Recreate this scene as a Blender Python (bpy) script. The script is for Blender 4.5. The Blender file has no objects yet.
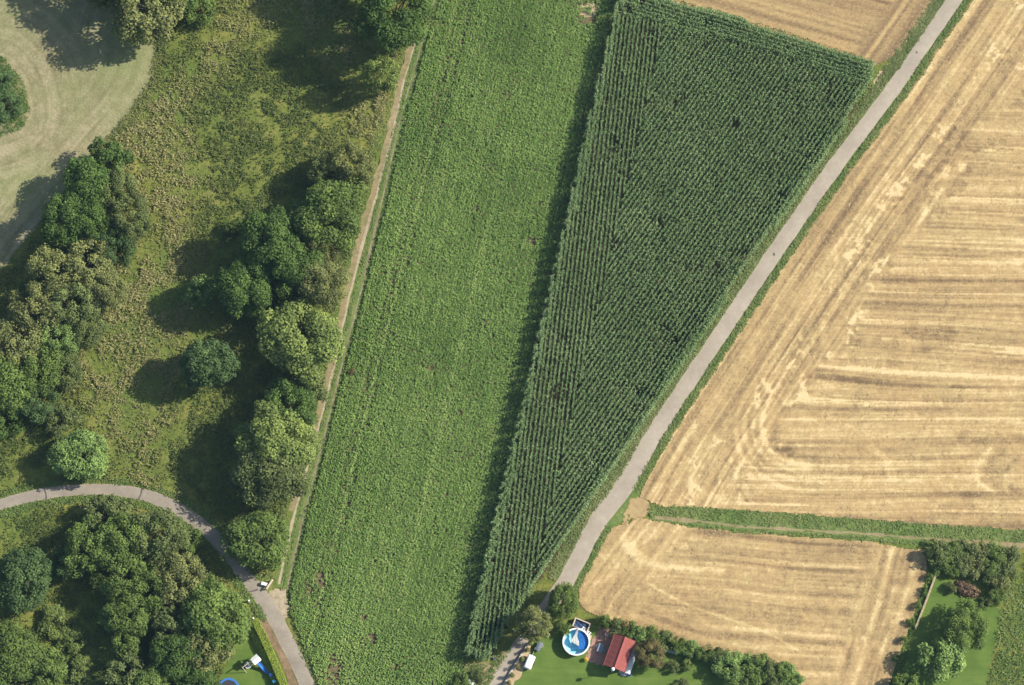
import bpy, math, random
import numpy as np
from mathutils import Vector, Matrix
rng = np.random.default_rng(7)
random.seed(7)
R = math.radians
S = bpy.context.scene
COL = S.collection

# ------------------------------------------------------------------ camera, sky, sun, exposure
W, H = 1024, 685
DIST, TILT = 430.0, R(14)
SPAN = 186.0                                   # metres across the frame at the centre
cam_d = bpy.data.cameras.new('camera'); cam = bpy.data.objects.new('camera', cam_d); COL.objects.link(cam)
cam_d.sensor_width = 36.0
cam_d.lens = 36.0 * DIST / SPAN
cam_d.clip_start = 1.0; cam_d.clip_end = 6000.0
cam.location = (0, -DIST * math.sin(TILT), DIST * math.cos(TILT))
cam.rotation_euler = (TILT, 0, 0)
S.camera = cam
SUN_EL, SUN_AZ = R(33), R(14)                  # azimuth: from +X turning to +Y
w = bpy.data.worlds.new('World'); S.world = w; w.use_nodes = True
nt = w.node_tree; nt.nodes.clear()
sky = nt.nodes.new('ShaderNodeTexSky'); sky.sky_type = 'NISHITA'; sky.sun_disc = False
sky.sun_elevation = SUN_EL; sky.sun_rotation = math.pi / 2 - SUN_AZ
sky.air_density = 1.0; sky.dust_density = 1.5; sky.altitude = 200
bgn = nt.nodes.new('ShaderNodeBackground'); bgn.inputs['Strength'].default_value = 0.092
wo = nt.nodes.new('ShaderNodeOutputWorld')
nt.links.new(sky.outputs[0], bgn.inputs[0]); nt.links.new(bgn.outputs[0], wo.inputs[0])
sd = bpy.data.lights.new('sun', 'SUN'); sd.energy = 5.0; sd.angle = R(0.53); sd.color = (1.0, 0.945, 0.84)
so = bpy.data.objects.new('sun', sd); COL.objects.link(so)
sv = Vector((math.cos(SUN_EL) * math.cos(SUN_AZ), math.cos(SUN_EL) * math.sin(SUN_AZ), math.sin(SUN_EL)))
so.location = sv * 300; so.rotation_euler = sv.to_track_quat('Z', 'Y').to_euler()
vs = S.view_settings
vs.view_transform = 'Standard'; vs.look = 'None'; vs.gamma = 1.0; vs.use_curve_mapping = False; vs.exposure = 0.82

# ------------------------------------------------------------------ survey helper: map reading -> metres on the ground
_f = DIST / SPAN * W
_cp = np.array(cam.location); _ct, _st = math.cos(TILT), math.sin(TILT)
def P2(pts, z=0.0):
    p = np.asarray(pts, float).reshape(-1, 2)
    dx = (p[:, 0] - W / 2) / _f; dy = (H / 2 - p[:, 1]) / _f
    d = np.stack([dx, dy * _ct + _st, dy * _st - _ct], 1)
    t = (z - _cp[2]) / d[:, 2]
    return (_cp[None] + d * t[:, None])[:, :2]
def P(x, y, z=0.0):
    q = P2([(x, y)], z)[0]
    return float(q[0]), float(q[1])
PX = 5.505                                     # picture units per metre near the middle

# ------------------------------------------------------------------ numeric helpers
def hsh(ix, iy, s):
    n = (ix.astype(np.int64) * 374761393 + iy.astype(np.int64) * 668265263 + s * 974711) & 0xffffffff
    n = ((n ^ (n >> 13)) * 1274126177) & 0xffffffff
    n = n ^ (n >> 16)
    return (n & 0xffff) / 65535.0
def vnoise(x, y, s=0):
    ix = np.floor(x); iy = np.floor(y); fx = x - ix; fy = y - iy
    fx = fx * fx * (3 - 2 * fx); fy = fy * fy * (3 - 2 * fy)
    a = hsh(ix, iy, s); b = hsh(ix + 1, iy, s); c = hsh(ix, iy + 1, s); d = hsh(ix + 1, iy + 1, s)
    return (a * (1 - fx) + b * fx) * (1 - fy) + (c * (1 - fx) + d * fx) * fy
def fbm(x, y, s=0, o=4):
    r = 0; a = .5; t = 0
    for i in range(o):
        r = r + a * vnoise(x * 2 ** i, y * 2 ** i, s + i * 17); t += a; a *= .55
    return r / t
def sstep(a, b, x):
    t = np.clip((x - a) / (b - a), 0, 1); return t * t * (3 - 2 * t)
def inpoly(x, y, poly):
    r = np.zeros(x.shape, bool); n = len(poly); j = n - 1
    for i in range(n):
        xi, yi = poly[i]; xj, yj = poly[j]
        if yi != yj:
            r ^= ((yi > y) != (yj > y)) & (x < (xj - xi) * (y - yi) / (yj - yi) + xi)
        j = i
    return r
def dpoly(x, y, pl):
    best = np.full(x.shape, 1e9)
    for (ax, ay), (bx, by) in zip(pl[:-1], pl[1:]):
        dx, dy = bx - ax, by - ay; L = dx * dx + dy * dy + 1e-9
        t = np.clip(((x - ax) * dx + (y - ay) * dy) / L, 0, 1)
        best = np.minimum(best, np.hypot(x - ax - t * dx, y - ay - t * dy))
    return best
def resample(pl, step):
    pl = np.asarray(pl, float); out = [pl[0]]
    # Catmull-Rom through the points, then even steps
    pts = []
    n = len(pl)
    for i in range(n - 1):
        p0 = pl[max(i - 1, 0)]; p1 = pl[i]; p2 = pl[i + 1]; p3 = pl[min(i + 2, n - 1)]
        for t in np.linspace(0, 1, 14, endpoint=False):
            pts.append(.5 * (2 * p1 + (p2 - p0) * t + (2 * p0 - 5 * p1 + 4 * p2 - p3) * t * t + (3 * p1 - p0 - 3 * p2 + p3) * t ** 3))
    pts.append(pl[-1]); pts = np.array(pts)
    L = np.r_[0, np.cumsum(np.hypot(*np.diff(pts[:, :2], axis=0).T))]
    m = max(2, int(L[-1] / step) + 1); s = np.linspace(0, L[-1], m)
    return np.stack([np.interp(s, L, pts[:, k]) for k in range(pts.shape[1])], 1)

# ------------------------------------------------------------------ mesh helpers
def mesh_np(name, V, F, attrs=None, smooth=False):
    """V (n,3), F (m,k) equal-sized faces; attrs: dict name -> (n,) floats on the points"""
    V = np.ascontiguousarray(V, np.float32); F = np.ascontiguousarray(F, np.int32)
    me = bpy.data.meshes.new(name)
    me.vertices.add(len(V)); me.vertices.foreach_set('co', V.ravel())
    k = F.shape[1]
    me.loops.add(F.size); me.loops.foreach_set('vertex_index', F.ravel())
    me.polygons.add(len(F)); me.polygons.foreach_set('loop_start', np.arange(0, F.size, k, dtype=np.int32))
    me.polygons.foreach_set('use_smooth', np.full(len(F), smooth, bool))
    for an, av in (attrs or {}).items():
        a = me.attributes.new(an, 'FLOAT', 'POINT'); a.data.foreach_set('value', np.ascontiguousarray(av, np.float32))
    me.update(calc_edges=True)
    return me
class MB:
    """collects boxes, tubes and lathed shapes into one mesh"""
    def __init__(s): s.v = []; s.f = []
    def add(s, v, f):
        o = len(s.v); s.v += [tuple(map(float, p)) for p in v]; s.f += [tuple(i + o for i in q) for q in f]; return s
    def box(s, c, d, rz=0.0, taper=1.0, m=None):
        hx, hy, hz = d[0] / 2, d[1] / 2, d[2] / 2; cs, sn = math.cos(rz), math.sin(rz); v = []
        for z in (-1, 1):
            k = taper if z > 0 else 1
            for x, y in ((-1, -1), (1, -1), (1, 1), (-1, 1)):
                a, b = x * hx * k, y * hy * k
                p = Vector((c[0] + a * cs - b * sn, c[1] + a * sn + b * cs, c[2] + z * hz))
                v.append(m @ p if m else p)
        return s.add(v, [(3, 2, 1, 0), (4, 5, 6, 7), (0, 1, 5, 4), (1, 2, 6, 5), (2, 3, 7, 6), (3, 0, 4, 7)])
    def tube(s, pts, rad, n=8, cap=True):
        pts = [Vector(p) for p in pts]; rad = rad if hasattr(rad, '__len__') else [rad] * len(pts); v = []; f = []
        for i, p in enumerate(pts):
            t = (pts[min(i + 1, len(pts) - 1)] - pts[max(i - 1, 0)]).normalized()
            a = t.orthogonal().normalized() if abs(t.z) < .99 else Vector((1, 0, 0)); a = (a - t * a.dot(t)).normalized(); b = t.cross(a)
            for k in range(n):
                g = 2 * math.pi * k / n; v.append(p + (a * math.cos(g) + b * math.sin(g)) * rad[i])
        for i in range(len(pts) - 1):
            for k in range(n):
                f.append((i * n + k, i * n + (k + 1) % n, (i + 1) * n + (k + 1) % n, (i + 1) * n + k))
        if cap: f += [tuple(range(n - 1, -1, -1)), tuple(range((len(pts) - 1) * n, len(pts) * n))]
        return s.add(v, f)
    def lathe(s, prof, n=24, c=(0, 0, 0), sy=1.0, cap=True):
        v = []; f = []
        for r, z in prof:
            for k in range(n):
                g = 2 * math.pi * k / n; v.append((c[0] + r * math.cos(g), c[1] + r * math.sin(g) * sy, c[2] + z))
        for i in range(len(prof) - 1):
            for k in range(n): f.append((i * n + k, i * n + (k + 1) % n, (i + 1) * n + (k + 1) % n, (i + 1) * n + k))
        if cap: f += [tuple(range(n - 1, -1, -1)), tuple(range((len(prof) - 1) * n, len(prof) * n))]
        return s.add(v, f)
    def mesh(s, name, smooth=False):
        me = bpy.data.meshes.new(name); me.from_pydata(s.v, [], s.f)
        if smooth:
            for p in me.polygons: p.use_smooth = True
        me.update(); return me
def obj(name, me, mat=None, parent=None, bevel=0.0):
    if isinstance(me, MB): me = me.mesh(name)
    o = bpy.data.objects.new(name, me); COL.objects.link(o)
    if mat is not None and len(me.materials) == 0: me.materials.append(mat)
    if parent: o.parent = parent
    if bevel:
        b = o.modifiers.new('bevel', 'BEVEL'); b.width = bevel; b.segments = 2; b.limit_method = 'ANGLE'
    return o
def tag(o, label=None, cat=None, group=None, kind=None):
    for k, v in (('label', label), ('category', cat), ('group', group), ('kind', kind)):
        if v: o[k] = v
    return o
def thing(name, label, cat, loc=(0, 0, 0), rz=0.0, group=None):
    o = bpy.data.objects.new(name, None); COL.objects.link(o); o.empty_display_size = .3
    o.location = loc; o.rotation_euler = (0, 0, rz); return tag(o, label, cat, group)
def struct(name, me, mat, label=None): return tag(obj(name, me, mat), label, None, None, 'structure')
def stuff(name, me, mat, label, cat): return tag(obj(name, me, mat), label, cat, None, 'stuff')

# ------------------------------------------------------------------ materials
MATS = {}
def new_mat(name):
    m = bpy.data.materials.new(name); m.use_nodes = True; n = m.node_tree.nodes; n.clear()
    MATS[name] = m; return m, m.node_tree
def N(t, kind, **kw):
    n = t.nodes.new(kind)
    for k, v in kw.items():
        if k.startswith('i_'): n.inputs[k[2:].replace('_', ' ')].default_value = v
        else: setattr(n, k, v)
    return n
def coords(t, scale=(1, 1, 1), rot=0.0, kind='Object'):
    tc = N(t, 'ShaderNodeTexCoord'); mp = N(t, 'ShaderNodeMapping'); mp.inputs['Scale'].default_value = scale
    mp.inputs['Rotation'].default_value = (0, 0, rot); t.links.new(tc.outputs[kind], mp.inputs[0]); return mp.outputs[0]
def noise(t, vec, sc, det=4, rough=.6, dist=0.0):
    n = N(t, 'ShaderNodeTexNoise'); n.inputs['Scale'].default_value = sc; n.inputs['Detail'].default_value = det
    n.inputs['Roughness'].default_value = rough; n.inputs['Distortion'].default_value = dist
    t.links.new(vec, n.inputs['Vector']); return n.outputs['Fac']
def ramp(t, fac, stops):
    r = N(t, 'ShaderNodeValToRGB'); e = r.color_ramp.elements
    while len(e) < len(stops): e.new(.5)
    for i, (p, c) in enumerate(stops): e[i].position = p; e[i].color = (*c, 1)
    t.links.new(fac, r.inputs[0]); return r.outputs[0]
def mixc(t, fac, a, b, mode='MIX'):
    m = N(t, 'ShaderNodeMix', data_type='RGBA', blend_type=mode)
    for s, v in ((m.inputs[0], fac), (m.inputs[6], a), (m.inputs[7], b)):
        if isinstance(v, (int, float)): s.default_value = v
        elif isinstance(v, tuple): s.default_value = (*v, 1)
        else: t.links.new(v, s)
    return m.outputs[2]
def maths(t, op, a, b=0.0):
    m = N(t, 'ShaderNodeMath', operation=op)
    for s, v in zip(m.inputs, (a, b)):
        if isinstance(v, (int, float)): s.default_value = v
        else: t.links.new(v, s)
    return m.outputs[0]
def finish(t, col, rough=.9, bump=None, bstr=.5, bdist=.1, spec=.2):
    p = N(t, 'ShaderNodeBsdfPrincipled'); p.inputs['Roughness'].default_value = rough; p.inputs['Specular IOR Level'].default_value = spec
    if isinstance(col, tuple): p.inputs['Base Color'].default_value = (*col, 1)
    else: t.links.new(col, p.inputs['Base Color'])
    if bump is not None:
        b = N(t, 'ShaderNodeBump'); b.inputs['Strength'].default_value = bstr; b.inputs['Distance'].default_value = bdist
        t.links.new(bump, b.inputs['Height']); t.links.new(b.outputs[0], p.inputs['Normal'])
    o = N(t, 'ShaderNodeOutputMaterial'); t.links.new(p.outputs[0], o.inputs[0]); return p
def plain(name, col, rough=.6, var=.18, sc=3.0, spec=.3, metallic=0.0):
    m, t = new_mat(name); c = coords(t)
    n = noise(t, c, sc, 5)
    a = tuple(x * (1 - var) for x in col); b = tuple(min(1, x * (1 + var)) for x in col)
    p = finish(t, ramp(t, n, [(.3, a), (.7, b)]), rough, n, .15, .02, spec); p.inputs['Metallic'].default_value = metallic
    return m
def leaf_mat(name, dark, mid, light, trans=.22, objvar=.25):
    """leaf colour by the leaf's own random tint, with a small shift from plant to plant"""
    m, t = new_mat(name)
    a = N(t, 'ShaderNodeAttribute', attribute_name='tint')
    c = ramp(t, a.outputs['Fac'], [(0, dark), (.5, mid), (1, light)])
    oi = N(t, 'ShaderNodeObjectInfo')
    f = maths(t, 'MULTIPLY_ADD', oi.outputs['Random'], objvar); f.node.inputs[2].default_value = 1 - objvar / 2
    hs = N(t, 'ShaderNodeHueSaturation'); t.links.new(c, hs.inputs['Color']); t.links.new(f, hs.inputs['Value'])
    hs.inputs['Saturation'].default_value = .95
    d = N(t, 'ShaderNodeBsdfPrincipled'); d.inputs['Roughness'].default_value = .7; d.inputs['Specular IOR Level'].default_value = .12
    t.links.new(hs.outputs[0], d.inputs['Base Color'])
    tr = N(t, 'ShaderNodeBsdfTranslucent'); t.links.new(mixc(t, .5, hs.outputs[0], (.16, .2, .02)), tr.inputs[0])
    mx = N(t, 'ShaderNodeMixShader'); mx.inputs[0].default_value = trans
    t.links.new(d.outputs[0], mx.inputs[1]); t.links.new(tr.outputs[0], mx.inputs[2])
    o = N(t, 'ShaderNodeOutputMaterial'); t.links.new(mx.outputs[0], o.inputs[0]); return m
def _l(name, mid, trans=.22, ov=.25, lo=.50, hi=1.55):
    return leaf_mat(name, tuple(c * lo for c in mid), mid, (mid[0] * hi * 1.08, mid[1] * hi, mid[2] * hi * .9), trans, ov)
LEAF = {
 'dark': _l('leaf_dark', (.074, .130, .026)), 'blue': _l('leaf_blue', (.072, .124, .038)), 'mid': _l('leaf_mid', (.110, .168, .034)),
 'yel': _l('leaf_yel', (.150, .200, .046)), 'olive': _l('leaf_olive', (.165, .185, .058)), 'grey': _l('leaf_grey', (.118, .152, .046)),
 'light': _l('leaf_light', (.160, .245, .060)), 'rust': _l('leaf_rust', (.165, .140, .052)), 'hedge': _l('leaf_hedge', (.33, .42, .055)),
 'dead': _l('leaf_dead', (.25, .165, .105)),
}
M_CORN = leaf_mat('maize_leaf', (.070, .116, .038), (.138, .215, .072), (.275, .355, .150), .18, 0)
M_BEET = leaf_mat('beet_leaf', (.078, .146, .026), (.156, .250, .050), (.265, .355, .088), .15, 0)
M_TUFT = leaf_mat('meadow_grass', (.092, .128, .030), (.205, .218, .058), (.350, .310, .130), .2, 0)
M_VERGE = leaf_mat('verge_grass', (.080, .145, .030), (.150, .225, .052), (.290, .315, .105), .2, 0)
M_DRYV = leaf_mat('dry_verge_grass', (.120, .165, .045), (.235, .275, .095), (.400, .390, .180), .2, 0)
M_STRAW = leaf_mat('straw', (.22, .15, .068), (.36, .255, .115), (.52, .39, .20), .1, 0)
M_BARK = plain('bark', (.10, .075, .055), .9, .35, 6)
M_BIRCH = plain('birch_bark', (.55, .52, .47), .8, .35, 4)

def ground_mat():
    m, t = new_mat('meadow_soil'); c = coords(t)
    a = noise(t, c, .035, 5, .6); b = noise(t, c, .35, 6, .65, .4); d = noise(t, c, 1.7, 6, .8)
    col = ramp(t, b, [(.28, (.088, .122, .025)), (.48, (.165, .185, .042)), (.66, (.255, .240, .072)), (.8, (.31, .25, .11))])
    col = mixc(t, ramp(t, a, [(.42, (0, 0, 0)), (.62, (.75, .75, .75))]), col, (.105, .160, .036))
    col = mixc(t, .8, col, ramp(t, d, [(.32, (.35, .42, .33)), (.68, (1.25, 1.18, 1.0))]), 'MULTIPLY')
    finish(t, col, .95, maths(t, 'ADD', b, maths(t, 'MULTIPLY', d, .5)), .9, .35); return m
def mown_mat():
    m, t = new_mat('mown_grass'); c = coords(t)
    a = noise(t, c, .06, 4); s = N(t, 'ShaderNodeAttribute', attribute_name='swath').outputs['Fac']; d = noise(t, c, 1.9, 6, .8)
    col = ramp(t, maths(t, 'ADD', maths(t, 'MULTIPLY', s, .5), maths(t, 'MULTIPLY', d, .5)), [(.36, (.145, .138, .062)), (.5, (.235, .210, .110)), (.62, (.345, .298, .178))])
    col = mixc(t, ramp(t, a, [(.4, (0, 0, 0)), (.65, (.6, .6, .6))]), col, (.20, .23, .085))
    finish(t, col, .95, d, .9, .18); return m
def lawn_mat():
    m, t = new_mat('lawn_grass'); c = coords(t)
    a = noise(t, c, .25, 4); s = noise(t, coords(t, (.15, 1.4, 1), R(20)), 1.1, 4); d = noise(t, c, 7, 4, .7)
    col = ramp(t, maths(t, 'ADD', maths(t, 'MULTIPLY', a, .45), maths(t, 'ADD', maths(t, 'MULTIPLY', d, .3), maths(t, 'MULTIPLY', s, .25))),
               [(.36, (.062, .112, .019)), (.5, (.094, .148, .026)), (.62, (.134, .184, .037)), (.72, (.185, .195, .055))])
    finish(t, col, .9, d, .5, .04); return m
def soil_mat(nm='field_soil', k=1.0):
    m, t = new_mat(nm); c = coords(t); d = noise(t, c, 1.6, 6, .7)
    finish(t, ramp(t, d, [(.3, (.085 * k, .064 * k, .030 * k)), (.7, (.19 * k, .145 * k, .080 * k))]), .95, d, .8, .1); return m
def stubble_mat():
    m, t = new_mat('stubble'); c = coords(t)
    a = N(t, 'ShaderNodeAttribute', attribute_name='straw')
    d = noise(t, c, 2.0, 6, .85); d2 = noise(t, c, .12, 4, .6)
    st = noise(t, coords(t, (.08, 2.2, 1), R(3)), 1.5, 5, .75)
    v = maths(t, 'ADD', a.outputs['Fac'], maths(t, 'MULTIPLY', maths(t, 'SUBTRACT', d, .5), .95))
    v = maths(t, 'ADD', v, maths(t, 'MULTIPLY', maths(t, 'SUBTRACT', st, .5), .42))
    col = ramp(t, v, [(.06, (.150, .100, .052)), (.30, (.245, .168, .084)), (.52, (.350, .246, .114)), (.74, (.440, .318, .145)), (.98, (.60, .465, .245))])
    col = mixc(t, ramp(t, d2, [(.4, (0, 0, 0)), (.7, (.55, .55, .55))]), col, mixc(t, 1.0, col, (1.0, .93, .92), 'MULTIPLY'))
    finish(t, col, .9, maths(t, 'ADD', d, maths(t, 'MULTIPLY', a.outputs['Fac'], .6)), .55, .12); return m
def asphalt_mat(name, lo, hi, warm):
    m, t = new_mat(name); c = coords(t)
    a = noise(t, c, .22, 4, .6); d = noise(t, c, 5, 5, .7); e = noise(t, c, 1.1, 5, .7)
    col = ramp(t, maths(t, 'ADD', maths(t, 'MULTIPLY', a, .5), maths(t, 'ADD', maths(t, 'MULTIPLY', d, .2), maths(t, 'MULTIPLY', e, .3))), [(.34, lo), (.52, tuple((x + y) / 2 for x, y in zip(lo, hi))), (.66, hi)])
    ed = N(t, 'ShaderNodeAttribute', attribute_name='edge')        # dust and earth carried onto the margins
    f = maths(t, 'MULTIPLY', sm(t, ed.outputs['Fac'], .70, 1.05), ramp_f(t, e, .35, .7))
    finish(t, mixc(t, f, col, warm), .92, d, .25, .02); return m
def sm(t, v, a, b):
    r = N(t, 'ShaderNodeMapRange'); r.inputs[1].default_value = a; r.inputs[2].default_value = b; t.links.new(v, r.inputs[0]); return r.outputs[0]
ramp_f = sm
def earth_mat(name, cols, sc=1.2):
    m, t = new_mat(name); c = coords(t); d = noise(t, c, sc, 6, .7); e = noise(t, c, sc * .2, 4, .6)
    v = maths(t, 'ADD', maths(t, 'MULTIPLY', d, .6), maths(t, 'MULTIPLY', e, .4))
    finish(t, ramp(t, v, [(.35, cols[0]), (.5, cols[1]), (.65, cols[2])]), .95, d, .5, .06); return m
M_GROUND = ground_mat(); M_MOWN = mown_mat(); M_LAWN = lawn_mat(); M_SOIL = soil_mat(); M_SOIL2 = soil_mat('row_shade_soil', .5); M_STUB = stubble_mat()  # second soil is darkened to paint in the deep shade between maize rows
M_ROAD = asphalt_mat('lane_asphalt', (.275, .232, .178), (.400, .342, .268), (.40, .33, .24))
M_ROAD2 = asphalt_mat('old_asphalt', (.200, .170, .135), (.335, .288, .225), (.36, .30, .20))
M_DIRT = earth_mat('dry_earth', ((.28, .20, .12), (.42, .315, .19), (.54, .42, .27)))
M_RUT = earth_mat('rut_gravel', ((.20, .165, .085), (.35, .285, .19), (.45, .38, .28)))
M_RUTD = earth_mat('rut_earth', ((.10, .09, .045), (.20, .17, .10), (.36, .30, .20)), .9)
M_BROWN = earth_mat('dry_strip', ((.13, .14, .05), (.235, .19, .095), (.34, .265, .155)))
M_GRASSY = earth_mat('grass_strip_soil', ((.065, .115, .026), (.115, .165, .042), (.20, .205, .075)))

# ------------------------------------------------------------------ ground sheets
def sheet_grid(name, poly_px, step, z, attrs_fn=None, zf=None, wob=.25):
    """a sheet of small squares filling an outline, ragged at its edge"""
    poly = P2(poly_px); lo = poly.min(0) - 1; hi = poly.max(0) + 1
    nx = int((hi[0] - lo[0]) / step) + 1; ny = int((hi[1] - lo[1]) / step) + 1
    gx, gy = np.meshgrid(lo[0] + np.arange(nx + 1) * step, lo[1] + np.arange(ny + 1) * step)
    cx = gx[:-1, :-1] + step / 2; cy = gy[:-1, :-1] + step / 2
    wx = cx + (fbm(cx * .6, cy * .6, 3) - .5) * wob * 4; wy = cy + (fbm(cx * .6, cy * .6, 9) - .5) * wob * 4
    keep = inpoly(wx, wy, poly)
    idx = np.arange((nx + 1) * (ny + 1)).reshape(ny + 1, nx + 1)
    F = np.stack([idx[:-1, :-1][keep], idx[:-1, 1:][keep], idx[1:, 1:][keep], idx[1:, :-1][keep]], 1)
    used, inv = np.unique(F, return_inverse=True); F = inv.reshape(F.shape)
    x = gx.ravel()[used]; y = gy.ravel()[used]
    x = x + (rng.random(len(x)) - .5) * step * .5; y = y + (rng.random(len(y)) - .5) * step * .5
    at = attrs_fn(x, y) if attrs_fn else {}
    zz = np.full(x.shape, z) if zf is None else z + zf(x, y, at)
    return mesh_np(name, np.stack([x, y, zz], 1), F, at, True)
def ribbon(name, line, z, wob=.06, step=.7, n=6, crown=.0):
    """a lane along px line of (x, y, width_m)"""
    l = np.asarray(line, float); q = np.c_[P2(l[:, :2]), l[:, 2]]; q = resample(q, step)
    t = np.gradient(q[:, :2], axis=0); t /= np.linalg.norm(t, axis=1)[:, None] + 1e-9; nn = np.stack([-t[:, 1], t[:, 0]], 1)
    s = np.arange(len(q)) * step
    V = []; E = []
    for k in range(n + 1):
        u = k / n * 2 - 1
        wv = q[:, 2] / 2 * u
        if k in (0, n): wv = wv + (fbm(s * .35, s * 0 + k * 5.3, 21) - .5) * wob * 8 * np.sign(u)
        V.append(np.c_[q[:, :2] + nn * wv[:, None], np.full(len(q), z) + crown * (1 - u * u)]); E.append(np.full(len(q), abs(u)))
    m = len(q); V = np.concatenate(V); idx = np.arange(m * (n + 1)).reshape(n + 1, m)
    F = np.stack([idx[:-1, :-1].ravel(), idx[1:, :-1].ravel(), idx[1:, 1:].ravel(), idx[:-1, 1:].ravel()], 1)[:, ::-1]
    return mesh_np(name, V, F, {'edge': np.concatenate(E)}, True)

# far sheet, a mesh fine in the middle, reaching the horizon
gv = np.r_[-3000, -1200, -500, -250, np.arange(-150, 151, 6.0), 250, 500, 1200, 3000]
gx, gy = np.meshgrid(gv, gv); k = len(gv); idx = np.arange(k * k).reshape(k, k)
GF = np.stack([idx[:-1, :-1].ravel(), idx[:-1, 1:].ravel(), idx[1:, 1:].ravel(), idx[1:, :-1].ravel()], 1)
struct('ground', mesh_np('ground', np.c_[gx.ravel(), gy.ravel(), np.zeros(k * k)], GF), M_GROUND)

MOWN = [(-130, -70), (165, -70), (160, 30), (157, 62), (148, 90), (128, 120), (106, 146), (84, 172), (55, 205), (26, 238), (6, 266), (-30, 300), (-130, 380)]
def mown_at(x, y):
    d = dpoly(x, y, resample(P2(MOWN[2:11]), 1.0)); di = dpoly(x, y, resample(P2([(-30, 62), (0, 55), (22, 78), (30, 108), (24, 128), (0, 138)]), 1.0)); d = np.minimum(d, di + 1.0)
    return {'swath': fbm(d * 1.5, (x + y) * .05, 95, 3) * .6 + fbm(x * .9, y * .9, 96, 4) * .4}
struct('mown_meadow', sheet_grid('mown_meadow', MOWN, .3, .012, mown_at), M_MOWN)

ROAD = [(1005, -75, 2.8), (954, 0, 2.8), (917, 54, 2.8), (893, 89, 2.9), (833, 169, 2.85), (772, 257, 2.9), (717, 339, 2.9), (663, 420, 2.95), (626, 482, 3.5), (597, 522, 3.3), (579, 557, 3.0), (565, 583, 2.9), (548, 606, 2.8), (531, 630, 2.5), (519, 648, 2.5), (496, 685, 2.7), (462, 740, 2.7)]
ROADL = [(-90, 530, 2.1), (0, 504.5, 2.1), (47, 493.5, 2.15), (94, 489.5, 2.2), (138, 493.5, 2.3), (170, 505, 2.5), (201, 525, 2.6), (226, 550, 2.6), (251, 583, 2.7), (272, 613, 2.8), (286.5, 640, 2.7), (298, 664, 2.7), (307.5, 686, 2.7), (328, 740, 2.9)]
RW = P2([p[:2] for p in ROAD]); RLW = P2([p[:2] for p in ROADL])
struct('verge', ribbon('verge', [(p[0], p[1], p[2] + 3.6) for p in ROAD[:12]], .014, .2, .6, 4), M_GRASSY)
struct('lane', ribbon('lane', ROAD, .05, .05, .6, 6, .04), M_ROAD)
struct('lane.001', ribbon('lane', ROADL, .05, .05, .6, 6, .04), M_ROAD2)

RUT_R = [(452, -70), (434, 0), (425, 31), (414.6, 69), (402, 112), (388.5, 171), (373.7, 236), (363.5, 280), (348, 341), (345, 352), (327.7, 422), (315, 473), (304.7, 511), (302, 523), (293, 561), (287, 592)]
RUT_L = [(444, -70), (427, 0), (417, 36), (404, 82), (394, 128), (382.6, 171), (376, 196), (363.5, 242), (352, 285), (342, 330), (334, 368), (320, 422), (309.8, 458), (295.8, 511), (290.7, 530), (279, 584)]
mid = [((a[0] + b[0]) / 2, (a[1] + b[1]) / 2) for a, b in zip(P2(RUT_R), P2(RUT_L))]
struct('dry_strip', ribbon('dry_strip', [(x - 3.6, y, 1.35) for x, y in RUT_L[:-2]], .022, .13, .6), M_BROWN)
struct('farm_track', ribbon('farm_track', [((a[0] + b[0]) / 2 + 2, (a[1] + b[1]) / 2, 3.4) for a, b in zip(RUT_R, RUT_L)], .02, .1, .6), M_GRASSY)
struct('wheel_rut', ribbon('wheel_rut', [(x, y, .30) for x, y in RUT_R], .028, .05, .8, 2), M_RUTD)
struct('wheel_rut.001', ribbon('wheel_rut', [(x, y, .42) for x, y in RUT_L], .028, .06, .8, 2), M_RUT)
struct('gravel_apron', sheet_grid('gravel_apron', [(268, 592), (286, 590), (288, 612), (284, 622), (272, 612)], .3, .036), M_RUT)

BEET = [(455, -70), (440, 0), (430, 35), (420, 70), (408, 112), (394, 171), (379.5, 236), (369, 280), (353.5, 341), (332.5, 422), (320, 473), (309, 511), (299, 561), (290, 592), (291, 612), (303, 642), (315, 672), (338, 740), (455, 740), (466, 690), (466, 655), (475, 615), (497, 510), (524, 400), (552, 280), (587, 130), (615, 8), (640, -70)]
CORN = [(640, -70), (617, 4), (586.5, 132), (551.5, 282), (523.5, 402), (496.5, 512), (471, 625), (465, 655), (488, 661), (500, 640), (509, 622), (540, 580), (566, 541), (604, 484), (645, 425), (700, 339), (758, 250), (819, 168), (869, 84), (871, 66), (800, 44), (720, 18), (655, 1), (560, -70)][:-1] + [(600, -40)]
CORN = [p for p in CORN if p not in ((600, -40), (640, -70))]; CORN = [(638, -60)] + CORN
struct('field_soil', sheet_grid('field_soil', BEET, .45, .016), M_SOIL)
struct('field_soil.001', sheet_grid('field_soil', CORN, .45, .02), M_SOIL2)

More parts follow.
